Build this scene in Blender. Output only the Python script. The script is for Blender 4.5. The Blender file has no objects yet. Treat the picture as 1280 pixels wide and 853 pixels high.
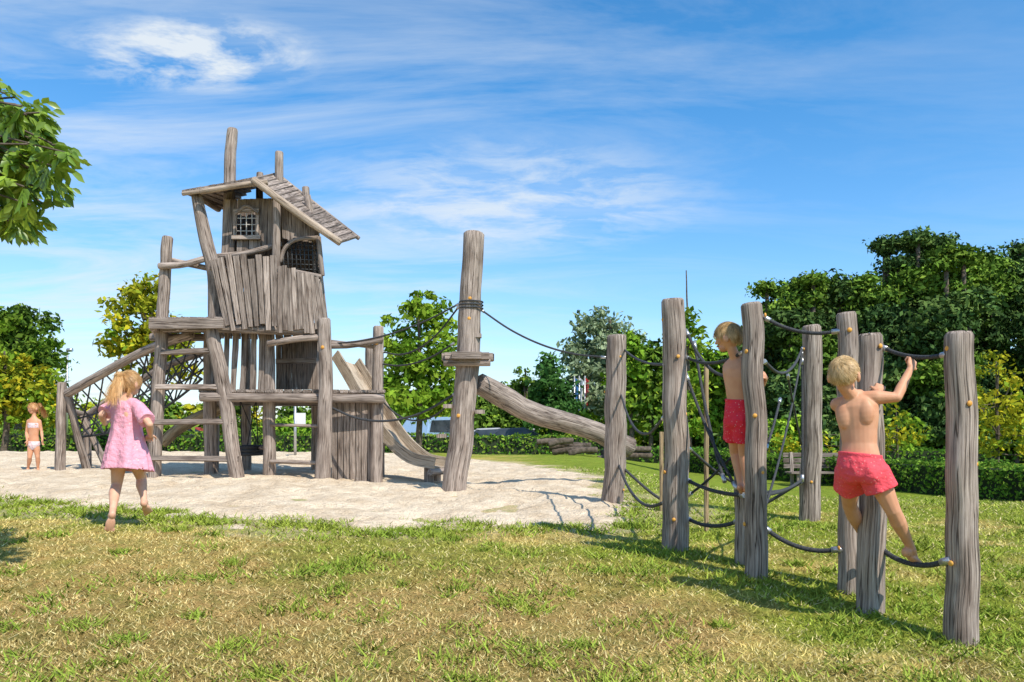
import bpy, math, random
import numpy as np
from mathutils import Vector, Matrix, noise
random.seed(7); RNG=np.random.default_rng(7)
S=bpy.context.scene
CAMZ=1.2; HY=535.0
def P(px,py,D): return Vector(((px-640)/1000*D, D, CAMZ-(py-HY)/1000*D))
def ss(t,a,b):
    u=np.clip((np.asarray(t,float)-a)/(b-a),0,1); return u*u*(3-2*u)
def vnoise(x,y,seed=0):
    x=np.asarray(x,float); y=np.asarray(y,float)
    xi=np.floor(x); yi=np.floor(y); fx=x-xi; fy=y-yi
    fx=fx*fx*(3-2*fx); fy=fy*fy*(3-2*fy)
    def h(a,b):
        v=np.sin(a*127.1+b*311.7+seed*74.7)*43758.5453
        return v-np.floor(v)
    return (h(xi,yi)*(1-fx)+h(xi+1,yi)*fx)*(1-fy)+(h(xi,yi+1)*(1-fx)+h(xi+1,yi+1)*fx)*fy
def fbm(x,y,seed=0,o=4):
    s=0;a=.5;t=0
    for i in range(o):
        s=s+a*vnoise(x*2**i,y*2**i,seed+i*3.3); t+=a; a*=.5
    return s/t
def drop(x,y):
    x=np.asarray(x,float); y=np.asarray(y,float)
    d=np.interp(y,[0,3,4.2,4.7,5.35,6.3,8,9.2,10.4,12,60],[1.25,1.17,1.12,1.08,1.0,.95,.92,.88,.85,.84,.84])
    d=d-0.10*ss(-x,0.5,3.5)*ss(y,4.5,6.8)
    t1=ss(y,8.5,15)*ss(x,1.5,6); t2=ss(y,22,45)
    t=np.maximum(t1,t2)
    return d*(1-t)+1.45*t
def gz(x,y): return CAMZ-drop(x,y)
def gp(x,y,up=0): return Vector((x,y,float(gz(x,y))+up))
def G(px,py):
    D=2.5
    while D<90:
        if drop((px-640)/1000*D,D)<=(py-HY)/1000*D: break
        D+=.02
    return ((px-640)/1000*D,D)
# ---------------------------------------------------------------- nodes / materials
def newmat(name):
    m=bpy.data.materials.new(name); m.use_nodes=True
    nt=m.node_tree; return m,nt,nt.nodes['Principled BSDF']
def N(nt,t,**kw):
    n=nt.nodes.new(t)
    for k,v in kw.items():
        if k in n.inputs: n.inputs[k].default_value=v
        else: setattr(n,k,v)
    return n
def ramp(nt,stops):
    r=nt.nodes.new('ShaderNodeValToRGB'); e=r.color_ramp.elements
    while len(e)<len(stops): e.new(.5)
    for i,(p,c) in enumerate(stops):
        e[i].position=p; e[i].color=(*c,1) if len(c)==3 else c
    return r
def mat_noise(name,c1,c2,scale=8,rough=.8,bump=.2,bscale=None,detail=3,metal=0):
    m,nt,b=newmat(name); L=nt.links
    tc=N(nt,'ShaderNodeTexCoord')
    n=N(nt,'ShaderNodeTexNoise',Scale=scale,Detail=detail); L.new(tc.outputs['Object'],n.inputs['Vector'])
    r=ramp(nt,[(.35,c1),(.65,c2)]); L.new(n.outputs['Fac'],r.inputs[0]); L.new(r.outputs[0],b.inputs['Base Color'])
    b.inputs['Roughness'].default_value=rough; b.inputs['Metallic'].default_value=metal
    if bump:
        n2=N(nt,'ShaderNodeTexNoise',Scale=bscale or scale*4,Detail=2); L.new(tc.outputs['Object'],n2.inputs['Vector'])
        bp=N(nt,'ShaderNodeBump',Strength=bump,Distance=.01); L.new(n2.outputs['Fac'],bp.inputs['Height']); L.new(bp.outputs[0],b.inputs['Normal'])
    return m
def wood_mat(name,dark,mid,light,bump=.7):
    m,nt,b=newmat(name); L=nt.links
    at=N(nt,'ShaderNodeAttribute',attribute_name='gr')
    tt=N(nt,'ShaderNodeAttribute',attribute_name='tint')
    def mp(s):
        q=nt.nodes.new('ShaderNodeMapping'); q.inputs['Scale'].default_value=s; L.new(at.outputs['Vector'],q.inputs['Vector']); return q
    a=N(nt,'ShaderNodeTexNoise',Scale=1,Detail=5,Roughness=.7); L.new(mp((70,70,3)).outputs[0],a.inputs['Vector'])
    c=N(nt,'ShaderNodeTexNoise',Scale=1,Detail=3,Roughness=.65); L.new(mp((6,6,2.2)).outputs[0],c.inputs['Vector'])
    k=N(nt,'ShaderNodeTexNoise',Scale=1,Detail=2,Roughness=.5); L.new(mp((34,34,.8)).outputs[0],k.inputs['Vector'])
    r=ramp(nt,[(.28,dark),(.5,mid),(.72,light)]); L.new(a.outputs['Fac'],r.inputs[0])
    r2=ramp(nt,[(.32,(.60,.55,.52)),(.5,(.95,.93,.91)),(.7,(1.15,1.12,1.1))]); L.new(c.outputs['Fac'],r2.inputs[0])
    m1=N(nt,'ShaderNodeMix',data_type='RGBA',blend_type='MULTIPLY'); m1.inputs[0].default_value=1
    L.new(r.outputs[0],m1.inputs[6]); L.new(r2.outputs[0],m1.inputs[7])
    s1=N(nt,'ShaderNodeMath',operation='SUBTRACT'); s1.inputs[1].default_value=.5; L.new(k.outputs['Fac'],s1.inputs[0])
    s2=N(nt,'ShaderNodeMath',operation='ABSOLUTE'); L.new(s1.outputs[0],s2.inputs[0])
    r3=ramp(nt,[(.0,(.15,.13,.12)),(.011,(.45,.43,.41)),(.024,(1,1,1))]); L.new(s2.outputs[0],r3.inputs[0])
    m2=N(nt,'ShaderNodeMix',data_type='RGBA',blend_type='MULTIPLY'); m2.inputs[0].default_value=.9
    L.new(m1.outputs[2],m2.inputs[6]); L.new(r3.outputs[0],m2.inputs[7])
    m3=N(nt,'ShaderNodeMix',data_type='RGBA',blend_type='MULTIPLY'); m3.inputs[0].default_value=1
    L.new(m2.outputs[2],m3.inputs[6]); L.new(tt.outputs['Color'],m3.inputs[7])
    L.new(m3.outputs[2],b.inputs['Base Color']); b.inputs['Roughness'].default_value=.9; b.inputs['Specular IOR Level'].default_value=.15
    ad=N(nt,'ShaderNodeMath',operation='ADD'); L.new(a.outputs['Fac'],ad.inputs[0]); L.new(r3.outputs[0],ad.inputs[1])
    bp=N(nt,'ShaderNodeBump',Strength=bump,Distance=.008); L.new(ad.outputs[0],bp.inputs['Height']); L.new(bp.outputs[0],b.inputs['Normal'])
    return m
WOOD=wood_mat('weathered_wood',(.12,.097,.083),(.36,.298,.258),(.58,.50,.44))
TAN=wood_mat('fresh_wood',(.28,.19,.10),(.46,.34,.2),(.62,.48,.3))
ROPE=mat_noise('black_rope',(.022,.024,.027),(.075,.075,.078),120,.8,.4)
METAL=mat_noise('galvanised_metal',(.45,.45,.46),(.6,.6,.6),40,.4,.1,metal=.8)
BOLT=mat_noise('orange_cap',(.72,.32,.05),(.78,.40,.07),20,.6,0)
BLACK=mat_noise('dark_steel',(.02,.02,.02),(.04,.04,.04),30,.5,.1)
def leafmat(name,trans=.35,rough=.55,gloss=0):
    m=bpy.data.materials.new(name); m.use_nodes=True; nt=m.node_tree; nt.nodes.remove(nt.nodes['Principled BSDF']); L=nt.links
    at=N(nt,'ShaderNodeAttribute',attribute_name='col')
    df=N(nt,'ShaderNodeBsdfDiffuse'); L.new(at.outputs['Color'],df.inputs['Color']); out=df
    if trans:
        tr=N(nt,'ShaderNodeBsdfTranslucent'); L.new(at.outputs['Color'],tr.inputs['Color'])
        mx=N(nt,'ShaderNodeMixShader'); mx.inputs[0].default_value=trans
        L.new(df.outputs[0],mx.inputs[1]); L.new(tr.outputs[0],mx.inputs[2]); out=mx
    if gloss:
        g=N(nt,'ShaderNodeBsdfGlossy',Roughness=rough); mx=N(nt,'ShaderNodeMixShader'); mx.inputs[0].default_value=gloss
        L.new(out.outputs[0],mx.inputs[1]); L.new(g.outputs[0],mx.inputs[2]); out=mx
    L.new(out.outputs[0],nt.nodes['Material Output'].inputs['Surface'])
    return m
LEAF=leafmat('foliage',.25); FARLEAF=leafmat('distant_foliage',0); BLADE=leafmat('grass_blades',0); NEARLEAF=leafmat('glossy_leaves',.4,.4,.06)
BARK=mat_noise('bark',(.06,.045,.03),(.16,.12,.09),12,.9,.6)
# ---------------------------------------------------------------- mesh helpers
def link(o,parent=None):
    S.collection.objects.link(o)
    if parent: o.parent=parent
    return o
def empty(name,loc=(0,0,0)):
    e=bpy.data.objects.new(name,None); S.collection.objects.link(e); e.empty_display_size=.2
    return e
def mesh_np(name,V,F,mat,col=None,parent=None,smooth=False):
    V=np.asarray(V,np.float32); F=np.asarray(F,np.int32); k=F.shape[1]
    me=bpy.data.meshes.new(name)
    me.vertices.add(len(V)); me.vertices.foreach_set('co',V.ravel())
    me.loops.add(F.size); me.loops.foreach_set('vertex_index',F.ravel())
    me.polygons.add(len(F)); me.polygons.foreach_set('loop_start',np.arange(len(F),dtype=np.int32)*k)
    me.polygons.foreach_set('loop_total',np.full(len(F),k,np.int32))
    if smooth: me.polygons.foreach_set('use_smooth',np.ones(len(F),bool))
    me.update(calc_edges=True)
    if col is not None:
        a=me.attributes.new('col','FLOAT_COLOR','POINT')
        c=np.ones((len(V),4),np.float32); c[:,:3]=col; a.data.foreach_set('color',c.ravel())
    me.materials.append(mat)
    return link(bpy.data.objects.new(name,me),parent)
def catmull(pts,n):
    pts=[Vector(p) for p in pts]
    if len(pts)==2: return [pts[0].lerp(pts[1],i/(n-1)) for i in range(n)]
    q=[pts[0]*2-pts[1]]+pts+[pts[-1]*2-pts[-2]]; out=[]; m=len(pts)-1
    for i in range(n):
        t=i/(n-1)*m; k=min(int(t),m-1); u=t-k
        a,b,c,d=q[k:k+4]
        out.append(.5*((2*b)+(c-a)*u+(2*a-5*b+4*c-d)*u*u+(3*b-a-3*c+d)*u**3))
    return out
class MB:
    def __init__(s): s.v=[];s.f=[];s.g=[];s.t=[];s.sm=[]
    def loft(s,path,sec,smooth,tint,caps=True,up=None,goff=None):
        n=len(path); base=len(s.v); go=goff or Vector((random.uniform(0,50),random.uniform(0,50),random.uniform(0,50)))
        tang=[]
        for i in range(n):
            a=path[max(i-1,0)]; b=path[min(i+1,n-1)]; d=(b-a); tang.append(d.normalized() if d.length>1e-9 else Vector((0,0,1)))
        u=up if up is not None else (Vector((1,0,0)) if abs(tang[0].x)<.8 else Vector((0,1,0)))
        L=0; k=0
        for i in range(n):
            T=tang[i]; u=(u-T*u.dot(T)).normalized(); w=T.cross(u)
            if i: L+=(path[i]-path[i-1]).length
            pts=sec(i,i/(n-1)); k=len(pts)
            for (a,b) in pts:
                s.v.append(path[i]+u*a+w*b); s.g.append((a+go.x,b+go.y,L+go.z)); s.t.append(tint)
        for i in range(n-1):
            for j in range(k):
                a=base+i*k+j; b=base+i*k+(j+1)%k
                s.f.append((a,b,b+k,a+k)); s.sm.append(smooth)
        if caps:
            s.f.append(tuple(base+j for j in range(k))[::-1]); s.sm.append(False)
            s.f.append(tuple(base+(n-1)*k+j for j in range(k))); s.sm.append(False)
    def log(s,pts,r,seg=14,n=None,wob=.07,tint=None,lump=.05):
        pts=[Vector(p) for p in pts]
        Lt=sum((pts[i+1]-pts[i]).length for i in range(len(pts)-1))
        n=n or max(6,int(Lt/.12)); path=catmull(pts,n)
        rr=r if isinstance(r,(list,tuple)) else [r,r]
        sd=random.uniform(0,99); t0=tint or random.uniform(.85,1.15)
        path=[p+Vector((noise.noise(Vector((sd,i*.25,0))),noise.noise(Vector((sd,i*.25,9))),0))*max(rr)*wob*2.2*(1 if Lt>.5 else 0) for i,p in enumerate(path)]
        e0=(path[1]-path[0]).normalized(); e1=(path[-1]-path[-2]).normalized(); ch=min(.02,rr[0]*.25)
        path=[path[0],path[0]+e0*ch]+path[1:-1]+[path[-1]-e1*ch,path[-1]]; n=len(path)
        def sec(i,t):
            x=t*(len(rr)-1); k=min(int(x),len(rr)-2); R=rr[k]+(rr[k+1]-rr[k])*(x-k)
            if i in(0,n-1): R*=.86
            out=[]
            for j in range(seg):
                th=2*math.pi*j/seg
                q=R*(1+wob*1.3*noise.noise(Vector((math.cos(th)*1.3+sd,math.sin(th)*1.3,t*Lt*1.1)))+lump*noise.noise(Vector((math.cos(th)*4+sd,math.sin(th)*4,t*Lt*3+7))))
                out.append((math.cos(th)*q,math.sin(th)*q))
            return out
        s.loft(path,sec,True,t0)
    def plank(s,a,b,wdir,w,t,tint=None,jit=.06,wb=None):
        a=Vector(a); b=Vector(b); L=(b-a).length; n=max(3,int(L/.25)+2)
        path=[a.lerp(b,i/(n-1)) for i in range(n)]; sd=random.uniform(0,99); wb=wb or w
        def sec(i,tt):
            W=(w+(wb-w)*tt)/2*(1+jit*noise.noise(Vector((sd,tt*L*2.5,0)))*2); W2=(w+(wb-w)*tt)/2*(1+jit*noise.noise(Vector((sd,tt*L*2.5,8)))*2)
            h=t/2; c=min(.004,h*.4)
            return [(W-c,-h),(W,-h+c),(W,h-c),(W-c,h),(-W2+c,h),(-W2,h-c),(-W2,-h+c),(-W2+c,-h)]
        s.loft(path,sec,False,tint or random.uniform(.68,1.25),up=Vector(wdir))
    def tube(s,pts,r,seg=8,n=None,tint=1):
        path=catmull(pts,n or max(2,len(pts)*6))
        s.loft(path,lambda i,t:[(math.cos(2*math.pi*j/seg)*r,math.sin(2*math.pi*j/seg)*r) for j in range(seg)],True,tint)
    def rc(s,a,b,ra,rb,seg=12,flat=None):
        a=Vector(a); b=Vector(b); d=(b-a); L=d.length; d=d/L if L>1e-6 else Vector((0,0,1))
        path=[];rad=[]
        for k in range(5):
            th=math.pi/2*(1-k/4); path.append(a-d*ra*math.sin(th)); rad.append(max(ra*math.cos(th),ra*.03))
        for k in range(1,4): path.append(a.lerp(b,k/4)); rad.append(ra+(rb-ra)*k/4)
        for k in range(5):
            th=math.pi/2*k/4; path.append(b+d*rb*math.sin(th)); rad.append(max(rb*math.cos(th),rb*.03))
        s.loft(path,lambda i,t:[(math.cos(2*math.pi*j/seg)*rad[i],math.sin(2*math.pi*j/seg)*rad[i]) for j in range(seg)],True,1)
    def chain(s,pts,rads,seg=12):
        for i in range(len(pts)-1): s.rc(pts[i],pts[i+1],rads[i],rads[i+1],seg)
    def ell(s,c,ax,ay,az,n=12,f=None):
        base=len(s.v); c=Vector(c)
        for i in range(n+1):
            ph=math.pi*i/n
            for j in range(2*n):
                th=math.pi*j/n
                x=math.sin(ph)*math.cos(th); y=math.sin(ph)*math.sin(th); z=math.cos(ph)
                if i in(0,n): x=.004*math.cos(th); y=.004*math.sin(th)
                if f: x,y,z=f(x,y,z)
                p=c+ax*x+ay*y+az*z; s.v.append(p); s.g.append(tuple(p)); s.t.append(1)
        k=2*n
        for i in range(n):
            for j in range(k):
                a=base+i*k+j;b=base+i*k+(j+1)%k; s.f.append((a,b,b+k,a+k)[::-1]); s.sm.append(True)
        s.f.append(tuple(base+j for j in range(k))); s.sm.append(True)
        s.f.append(tuple(base+n*k+j for j in range(k))[::-1]); s.sm.append(True)
    def box(s,c,sx,sy,sz,rot=0,tint=1):
        c=Vector(c); R=Matrix.Rotation(rot,3,'Z')
        s.plank(c-Vector((0,0,sz/2)),c+Vector((0,0,sz/2)),R@Vector((1,0,0)),sx,sy,tint=tint,jit=0)
    def obj(s,name,mat,parent=None):
        me=bpy.data.meshes.new(name); me.from_pydata([tuple(v) for v in s.v],[],s.f)
        me.polygons.foreach_set('use_smooth',s.sm)
        a=me.attributes.new('gr','FLOAT_VECTOR','POINT'); a.data.foreach_set('vector',[c for g in s.g for c in g])
        a=me.attributes.new('tint','FLOAT_COLOR','POINT'); a.data.foreach_set('color',[c for t in s.t for c in (t,t*.985,t*.97,1)])
        me.materials.append(mat); me.update()
        return link(bpy.data.objects.new(name,me),parent)
def remesh(o,vox,smooth=3):
    m=o.modifiers.new('r','REMESH'); m.mode='VOXEL'; m.voxel_size=vox; m.use_smooth_shade=True
    if smooth:
        k=o.modifiers.new('s','SMOOTH'); k.factor=.5; k.iterations=smooth
    dg=bpy.context.evaluated_depsgraph_get(); dg.update()
    me=bpy.data.meshes.new_from_object(o.evaluated_get(dg)); mats=[x for x in o.data.materials]
    o.modifiers.clear(); o.data=me
    if not me.materials:
        for x in mats: me.materials.append(x)
    return o
# ---------------------------------------------------------------- ground + sand
pg=[G(*q) for q in [(-60,616),(0,622),(100,634),(200,642),(330,651),(420,657),(520,661),(640,658),(720,656),(790,653),(812,642),(796,630),(756,622)]]
poly=np.array([(-12,5.8)]+pg+[(1.2,13.5),(.7,16),(-.6,19.5),(-3.5,22.5),(-9,24),(-24,24.5),(-24,5.8)])
def sdf(x,y):
    x=np.asarray(x,float);y=np.asarray(y,float); d=np.full(x.shape,1e9); ins=np.zeros(x.shape,bool)
    n=len(poly)
    for i in range(n):
        ax,ay=poly[i]; bx,by=poly[(i+1)%n]
        ex,ey=bx-ax,by-ay; wx,wy=x-ax,y-ay
        t=np.clip((wx*ex+wy*ey)/(ex*ex+ey*ey),0,1)
        d=np.minimum(d,(wx-ex*t)**2+(wy-ey*t)**2)
        c=((ay>y)!=(by>y))&(x<(bx-ax)*(y-ay)/(by-ay+1e-12)+ax); ins^=c
    return np.where(ins,-1,1)*np.sqrt(d)
def sdn(x,y): return sdf(x,y)-.12+(fbm(x*1.3,y*1.3,5)-.5)*1.2+(fbm(x*5,y*5,8)-.5)*.8
def lawn_col(x,y):
    x=np.asarray(x,float);y=np.asarray(y,float)
    dry=np.array([.56,.44,.15]); brn=np.array([.43,.28,.125]); grn=np.array([.29,.33,.05]); lush=np.array([.24,.31,.045])
    a=fbm(x*.9,y*1.3,1); b=fbm(x*3.2,y*3.2,2); c=fbm(x*.5+3,y*.7,4)
    g=ss(a*.6+b*.4+.06*ss(x,-1,3)+.25*ss(y,6.5,12)*ss(x,0,2),.42,.60)[...,None]
    col=dry*(1-g)+grn*g
    lb=(ss(c*.7+b*.3+.12*ss(-x,-.5,2.0),.48,.62)*.75*ss(-y,-8,-4.0))[...,None]; col=col*(1-lb)+brn*lb
    l=(ss(y,8,13)*ss(x,-1,2)*.8)[...,None]; col=col*(1-l)+lush*l
    l=(ss(y,24,30))[...,None]; col=col*(1-l)+lush*l
    return col*(.75+.5*fbm(x*9,y*9,9))[...,None]
def grid(xs,ys):
    X,Y=np.meshgrid(xs,ys); nx=len(xs); ny=len(ys)
    i=np.arange(nx*ny).reshape(ny,nx)
    F=np.stack([i[:-1,:-1],i[:-1,1:],i[1:,1:],i[1:,:-1]],-1).reshape(-1,4)
    return X.ravel(),Y.ravel(),F
xs=np.concatenate([[-600,-300,-150,-80,-50,-35,-26],np.arange(-20,-9,.4),np.arange(-9,9,.08),np.arange(9,22,.4),[26,35,50,80,150,300,600]])
ys=np.concatenate([[-60,-20,-8,-3,0,1.5],np.arange(2.4,13,.08),np.arange(13,30,.3),np.arange(30,62,1.5),[70,90,130,200,400,900]])
X,Y,F=grid(xs,ys); SD=sdn(X,Y)
Z=gz(X,Y)+(fbm(X*3,Y*3,3)-.5)*.03*(np.abs(Y)<30)
gm,nt,b=newmat('lawn_ground'); L=nt.links
at=N(nt,'ShaderNodeAttribute',attribute_name='col'); tc=N(nt,'ShaderNodeTexCoord')
n1=N(nt,'ShaderNodeTexNoise',Scale=60,Detail=5,Roughness=.8); L.new(tc.outputs['Object'],n1.inputs['Vector'])
n2=N(nt,'ShaderNodeTexNoise',Scale=7,Detail=4,Roughness=.7); L.new(tc.outputs['Object'],n2.inputs['Vector'])
r1=ramp(nt,[(.34,(.35,.35,.28)),(.5,(.92,.92,.87)),(.68,(1.4,1.35,1.25))]); L.new(n1.outputs['Fac'],r1.inputs[0])
r2=ramp(nt,[(.35,(.72,.86,.68)),(.65,(1.15,1.05,1.0))]); L.new(n2.outputs['Fac'],r2.inputs[0])
m1=N(nt,'ShaderNodeMix',data_type='RGBA',blend_type='MULTIPLY'); m1.inputs[0].default_value=1
m2=N(nt,'ShaderNodeMix',data_type='RGBA',blend_type='MULTIPLY'); m2.inputs[0].default_value=1
L.new(at.outputs['Color'],m1.inputs[6]); L.new(r1.outputs[0],m1.inputs[7]); L.new(m1.outputs[2],m2.inputs[6]); L.new(r2.outputs[0],m2.inputs[7])
L.new(m2.outputs[2],b.inputs['Base Color']); b.inputs['Roughness'].default_value=.95; b.inputs['Specular IOR Level'].default_value=.05
bp=N(nt,'ShaderNodeBump',Strength=.8,Distance=.03); L.new(n1.outputs['Fac'],bp.inputs['Height']); L.new(bp.outputs[0],b.inputs['Normal'])
C=lawn_col(X,Y)
w=((1-ss(SD,.02,.9))*(.55+.45*fbm(X*6,Y*6,12)))[:,None]; C=C*(1-w)+np.array([.72,.58,.40])*w
ground=mesh_np('ground',np.stack([X,Y,Z],1),F,gm,C,smooth=True)
SAND,nt,b=newmat('sand'); L=nt.links; tc=N(nt,'ShaderNodeTexCoord')
n1=N(nt,'ShaderNodeTexNoise',Scale=2.2,Detail=4,Roughness=.7); L.new(tc.outputs['Object'],n1.inputs['Vector'])
n2=N(nt,'ShaderNodeTexNoise',Scale=60,Detail=4,Roughness=.7); L.new(tc.outputs['Object'],n2.inputs['Vector'])
n3=N(nt,'ShaderNodeTexNoise',Scale=11,Detail=4,Roughness=.65); L.new(tc.outputs['Object'],n3.inputs['Vector'])
r=ramp(nt,[(.35,(.66,.51,.35)),(.6,(.84,.69,.51))]); L.new(n1.outputs['Fac'],r.inputs[0])
rr=ramp(nt,[(.3,(.68,.64,.58)),(.55,(1.03,1.03,1.03))]); L.new(n2.outputs['Fac'],rr.inputs[0])
mm=N(nt,'ShaderNodeMix',data_type='RGBA',blend_type='MULTIPLY'); mm.inputs[0].default_value=1
L.new(r.outputs[0],mm.inputs[6]); L.new(rr.outputs[0],mm.inputs[7]); L.new(mm.outputs[2],b.inputs['Base Color']); b.inputs['Roughness'].default_value=.95
b.inputs['Specular IOR Level'].default_value=.05
ad=N(nt,'ShaderNodeMath',operation='MULTIPLY_ADD'); ad.inputs[1].default_value=.15; L.new(n2.outputs['Fac'],ad.inputs[0]); L.new(n3.outputs['Fac'],ad.inputs[2])
bp=N(nt,'ShaderNodeBump',Strength=.85,Distance=.09); L.new(ad.outputs[0],bp.inputs['Height']); L.new(bp.outputs[0],b.inputs['Normal'])
X,Y,F=grid(np.arange(-20,3.6,.06),np.arange(5.0,25.5,.06)); SD=sdn(X,Y)
pits=np.clip(.55-vnoise(X*4.2,Y*4.2,44),0,.5)
Z=gz(X,Y)+np.clip(-SD*.05,-.05,.02)+((fbm(X*3.4,Y*3.4,21)-.5)*.07-pits*.11+.03)*ss(-SD,-.05,.6)
k=(SD[F].min(1)<.6); mesh_np('sand_pit',np.stack([X,Y,Z],1),F[k],SAND,smooth=True)
# ---------------------------------------------------------------- grass blades
def blades(n,D0,D1):
    u=RNG.random(n); D=D0*(D1/D0)**u
    x=(RNG.random(n)*2-1)*(D*.72+.6); y=D
    sd=sdn(x,y); keep=(sd>-.05); keep&=RNG.random(n)<(.12+.88*ss(sd,0,.9))
    return x[keep],y[keep]
x,y=blades(190000,2.6,17)
tx=[];ty=[]
for i in range(340):
    D=2.8*(10/2.8)**random.random(); cx=random.uniform(-.68,.68)*D
    m=random.randint(30,90); r=random.uniform(.03,.12)
    tx.append(RNG.normal(cx,r,m)); ty.append(RNG.normal(D,r*.8,m))
cnt=0
while cnt<130:
    cx=random.uniform(-7,2.6); cy=random.uniform(5.6,9.5)
    if -.25<float(sdn(cx,cy))<.3 and abs(cx)<.7*cy:
        r=random.uniform(.04,.13); m=random.randint(25,80); tx.append(RNG.normal(cx,r*1.4,m)); ty.append(RNG.normal(cy,r,m)); cnt+=1
for px,py in [(820,690),(850,695),(930,725),(950,722),(1060,742),(1090,768),(1200,803),(1010,655),(410,708),(445,708),(90,628),(660,662),(480,668),(250,648),(740,664),(1185,800),(1215,798),(360,655),(560,664)]:
    cx,cy=G(px,min(py+3,840))
    tx.append(RNG.normal(cx,.12,130)); ty.append(RNG.normal(cy,.08,130))
tx=np.concatenate(tx);ty=np.concatenate(ty); kk=sdn(tx,ty)>-.35; tx=tx[kk];ty=ty[kk]
ax=np.concatenate([x,tx]); ay=np.concatenate([y,ty]); ist=np.concatenate([np.zeros(len(x)),np.ones(len(tx))])
n=len(ax); az=gz(ax,ay)+(fbm(ax*3,ay*3,3)-.5)*.03-.002
h=(.007+.018*RNG.random(n))*(1+1.1*ist)*(1+.04*ay); wd=(.0020+.0016*RNG.random(n))*(1+ay*.16)*(1+.4*ist)
th=RNG.random(n)*6.283; ln=RNG.normal(0,1.0,(n,2))*h[:,None]
V=np.zeros((n,3,3)); V[:,0]=np.stack([ax-np.cos(th)*wd,ay-np.sin(th)*wd,az],1); V[:,1]=np.stack([ax+np.cos(th)*wd,ay+np.sin(th)*wd,az],1)
V[:,2]=np.stack([ax+ln[:,0],ay+ln[:,1],az+h],1)
col=lawn_col(ax,ay)*(.75+.8*RNG.random(n))[:,None]
straw=(RNG.random(n)<.24)[:,None]&(ist[:,None]<1); col=np.where(straw,np.array([.74,.62,.29])*(.65+.5*RNG.random(n))[:,None],col)
tf=fbm(ax*2,ay*2,77)[:,None]
col=np.where(ist[:,None]>0,(np.array([.17,.27,.035])*(1-tf)+np.array([.34,.38,.06])*tf)*(.6+.8*RNG.random(n))[:,None],col)
mesh_np('lawn_grass',V.reshape(-1,3),np.arange(n*3).reshape(-1,3),BLADE,np.repeat(col,3,0))
# ---------------------------------------------------------------- foliage
def leaves(C,nrm,size,asp=.5):
    n=len(C); nrm=nrm/np.linalg.norm(nrm,axis=1,keepdims=True)
    r=RNG.normal(size=(n,3)); t=np.cross(nrm,r); t/=np.linalg.norm(t,axis=1,keepdims=True); bb=np.cross(nrm,t)
    s=size[:,None]; V=np.stack([C-t*s,C+bb*s*asp+nrm*s*.12,C+t*s,C-bb*s*asp+nrm*s*.12],1)
    return V.reshape(-1,3),np.arange(n*4).reshape(-1,4)
def clumped(cents,crad,per,ls,pal,flat=.65):
    cents=np.asarray(cents,float); m=len(cents); n=m*per
    idx=np.repeat(np.arange(m),per); cr=crad[idx]
    d=RNG.normal(size=(n,3)); d/=np.linalg.norm(d,axis=1,keepdims=True)
    rad=RNG.random(n)**.5*1.05; off=d*rad[:,None]*cr[:,None]; off[:,2]*=flat
    C=cents[idx]+off
    nr=d*.6+RNG.normal(size=(n,3))*.7+np.array([0,0,.5])
    size=ls*(.5+1.0*RNG.random(n)); V,F=leaves(C,nr,size,.5)
    pal=np.asarray(pal)*1.45; w=RNG.random(m); w2=np.clip(w[idx]+RNG.normal(0,.16,n),0,.999)*(len(pal)-1); k=w2.astype(int); fr=(w2-k)[:,None]
    col=pal[k]*(1-fr)+pal[np.minimum(k+1,len(pal)-1)]*fr
    col=col*(.65+.7*RNG.random(n))[:,None]
    return V,F,np.repeat(col,4,0)
PINE=[(.026,.052,.019),(.05,.09,.025),(.09,.135,.035)]
OAK=[(.04,.075,.014),(.08,.14,.02),(.135,.20,.028)]
FRESH=[(.08,.16,.015),(.14,.23,.02),(.21,.29,.03)]
YEL=[(.15,.18,.015),(.26,.26,.02),(.40,.33,.02)]
WIL=[(.12,.16,.08),(.19,.24,.13),(.28,.33,.20)]
def crown_pts(ells,m):
    ells=np.array(ells,float); vol=ells[:,3]*ells[:,4]*ells[:,5]; p=vol**.8/np.sum(vol**.8)
    k=RNG.choice(len(ells),m,p=p); d=RNG.normal(size=(m,3)); d/=np.linalg.norm(d,axis=1,keepdims=True)
    r=(.35+.75*RNG.random(m)**.6)[:,None]
    return ells[k,:3]+d*r*ells[k,3:6]
def tree(name,x,y,ells,m,per,ls,pal,crad,tr=.12,limbs=10,parent=None):
    e=empty(name); base=gp(x,y,-.1)
    E=[(x+a,y+b_,c,d,f,g) for a,b_,c,d,f,g in ells]
    cp=crown_pts(E,m); cr=crad*(.45+1.0*RNG.random(m))
    V,F,c=clumped(cp,cr,per,ls,pal); mesh_np('leaves',V,F,LEAF,c,e)
    zt=max(q[2]+q[5]*.5 for q in E); zb=min(q[2]-q[5]*.6 for q in E)
    mb=MB(); top=Vector((x,y,zt)); 
    mb.log([base,base.lerp(top,.4)+Vector((tr,0,0)),top],[tr*1.2,tr*.9,tr*.25],seg=9,wob=.1)
    for i in range(limbs):
        q=Vector(cp[random.randrange(m)]); t=random.uniform(.35,.85); s0=base.lerp(top,t); s0.z=max(min(s0.z,q.z),base.z+.4*(zb-base.z)) 
        mb.log([s0,s0.lerp(q,.5)+Vector((0,0,-.05)),q],[tr*.45,tr*.3,tr*.1],seg=6,n=6,wob=.1)
    mb.obj('trunk',BARK,e); return e
def E_(px,py,D,rx,rz,x0,y0,dy=0):
    p=P(px,py,D); return (p.x-x0,dy,p.z,rx*D/1000,rx*D/1000,rz*D/1000)
def ptree(name,px,D,blobs,*a,**k):
    x0=(px-640)/1000*D
    return tree(name,x0,D,[E_(bx,by,D,rx,rz,x0,D,random.uniform(-.02,.02)*D) for bx,by,rx,rz in blobs],*a,**k)
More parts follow.
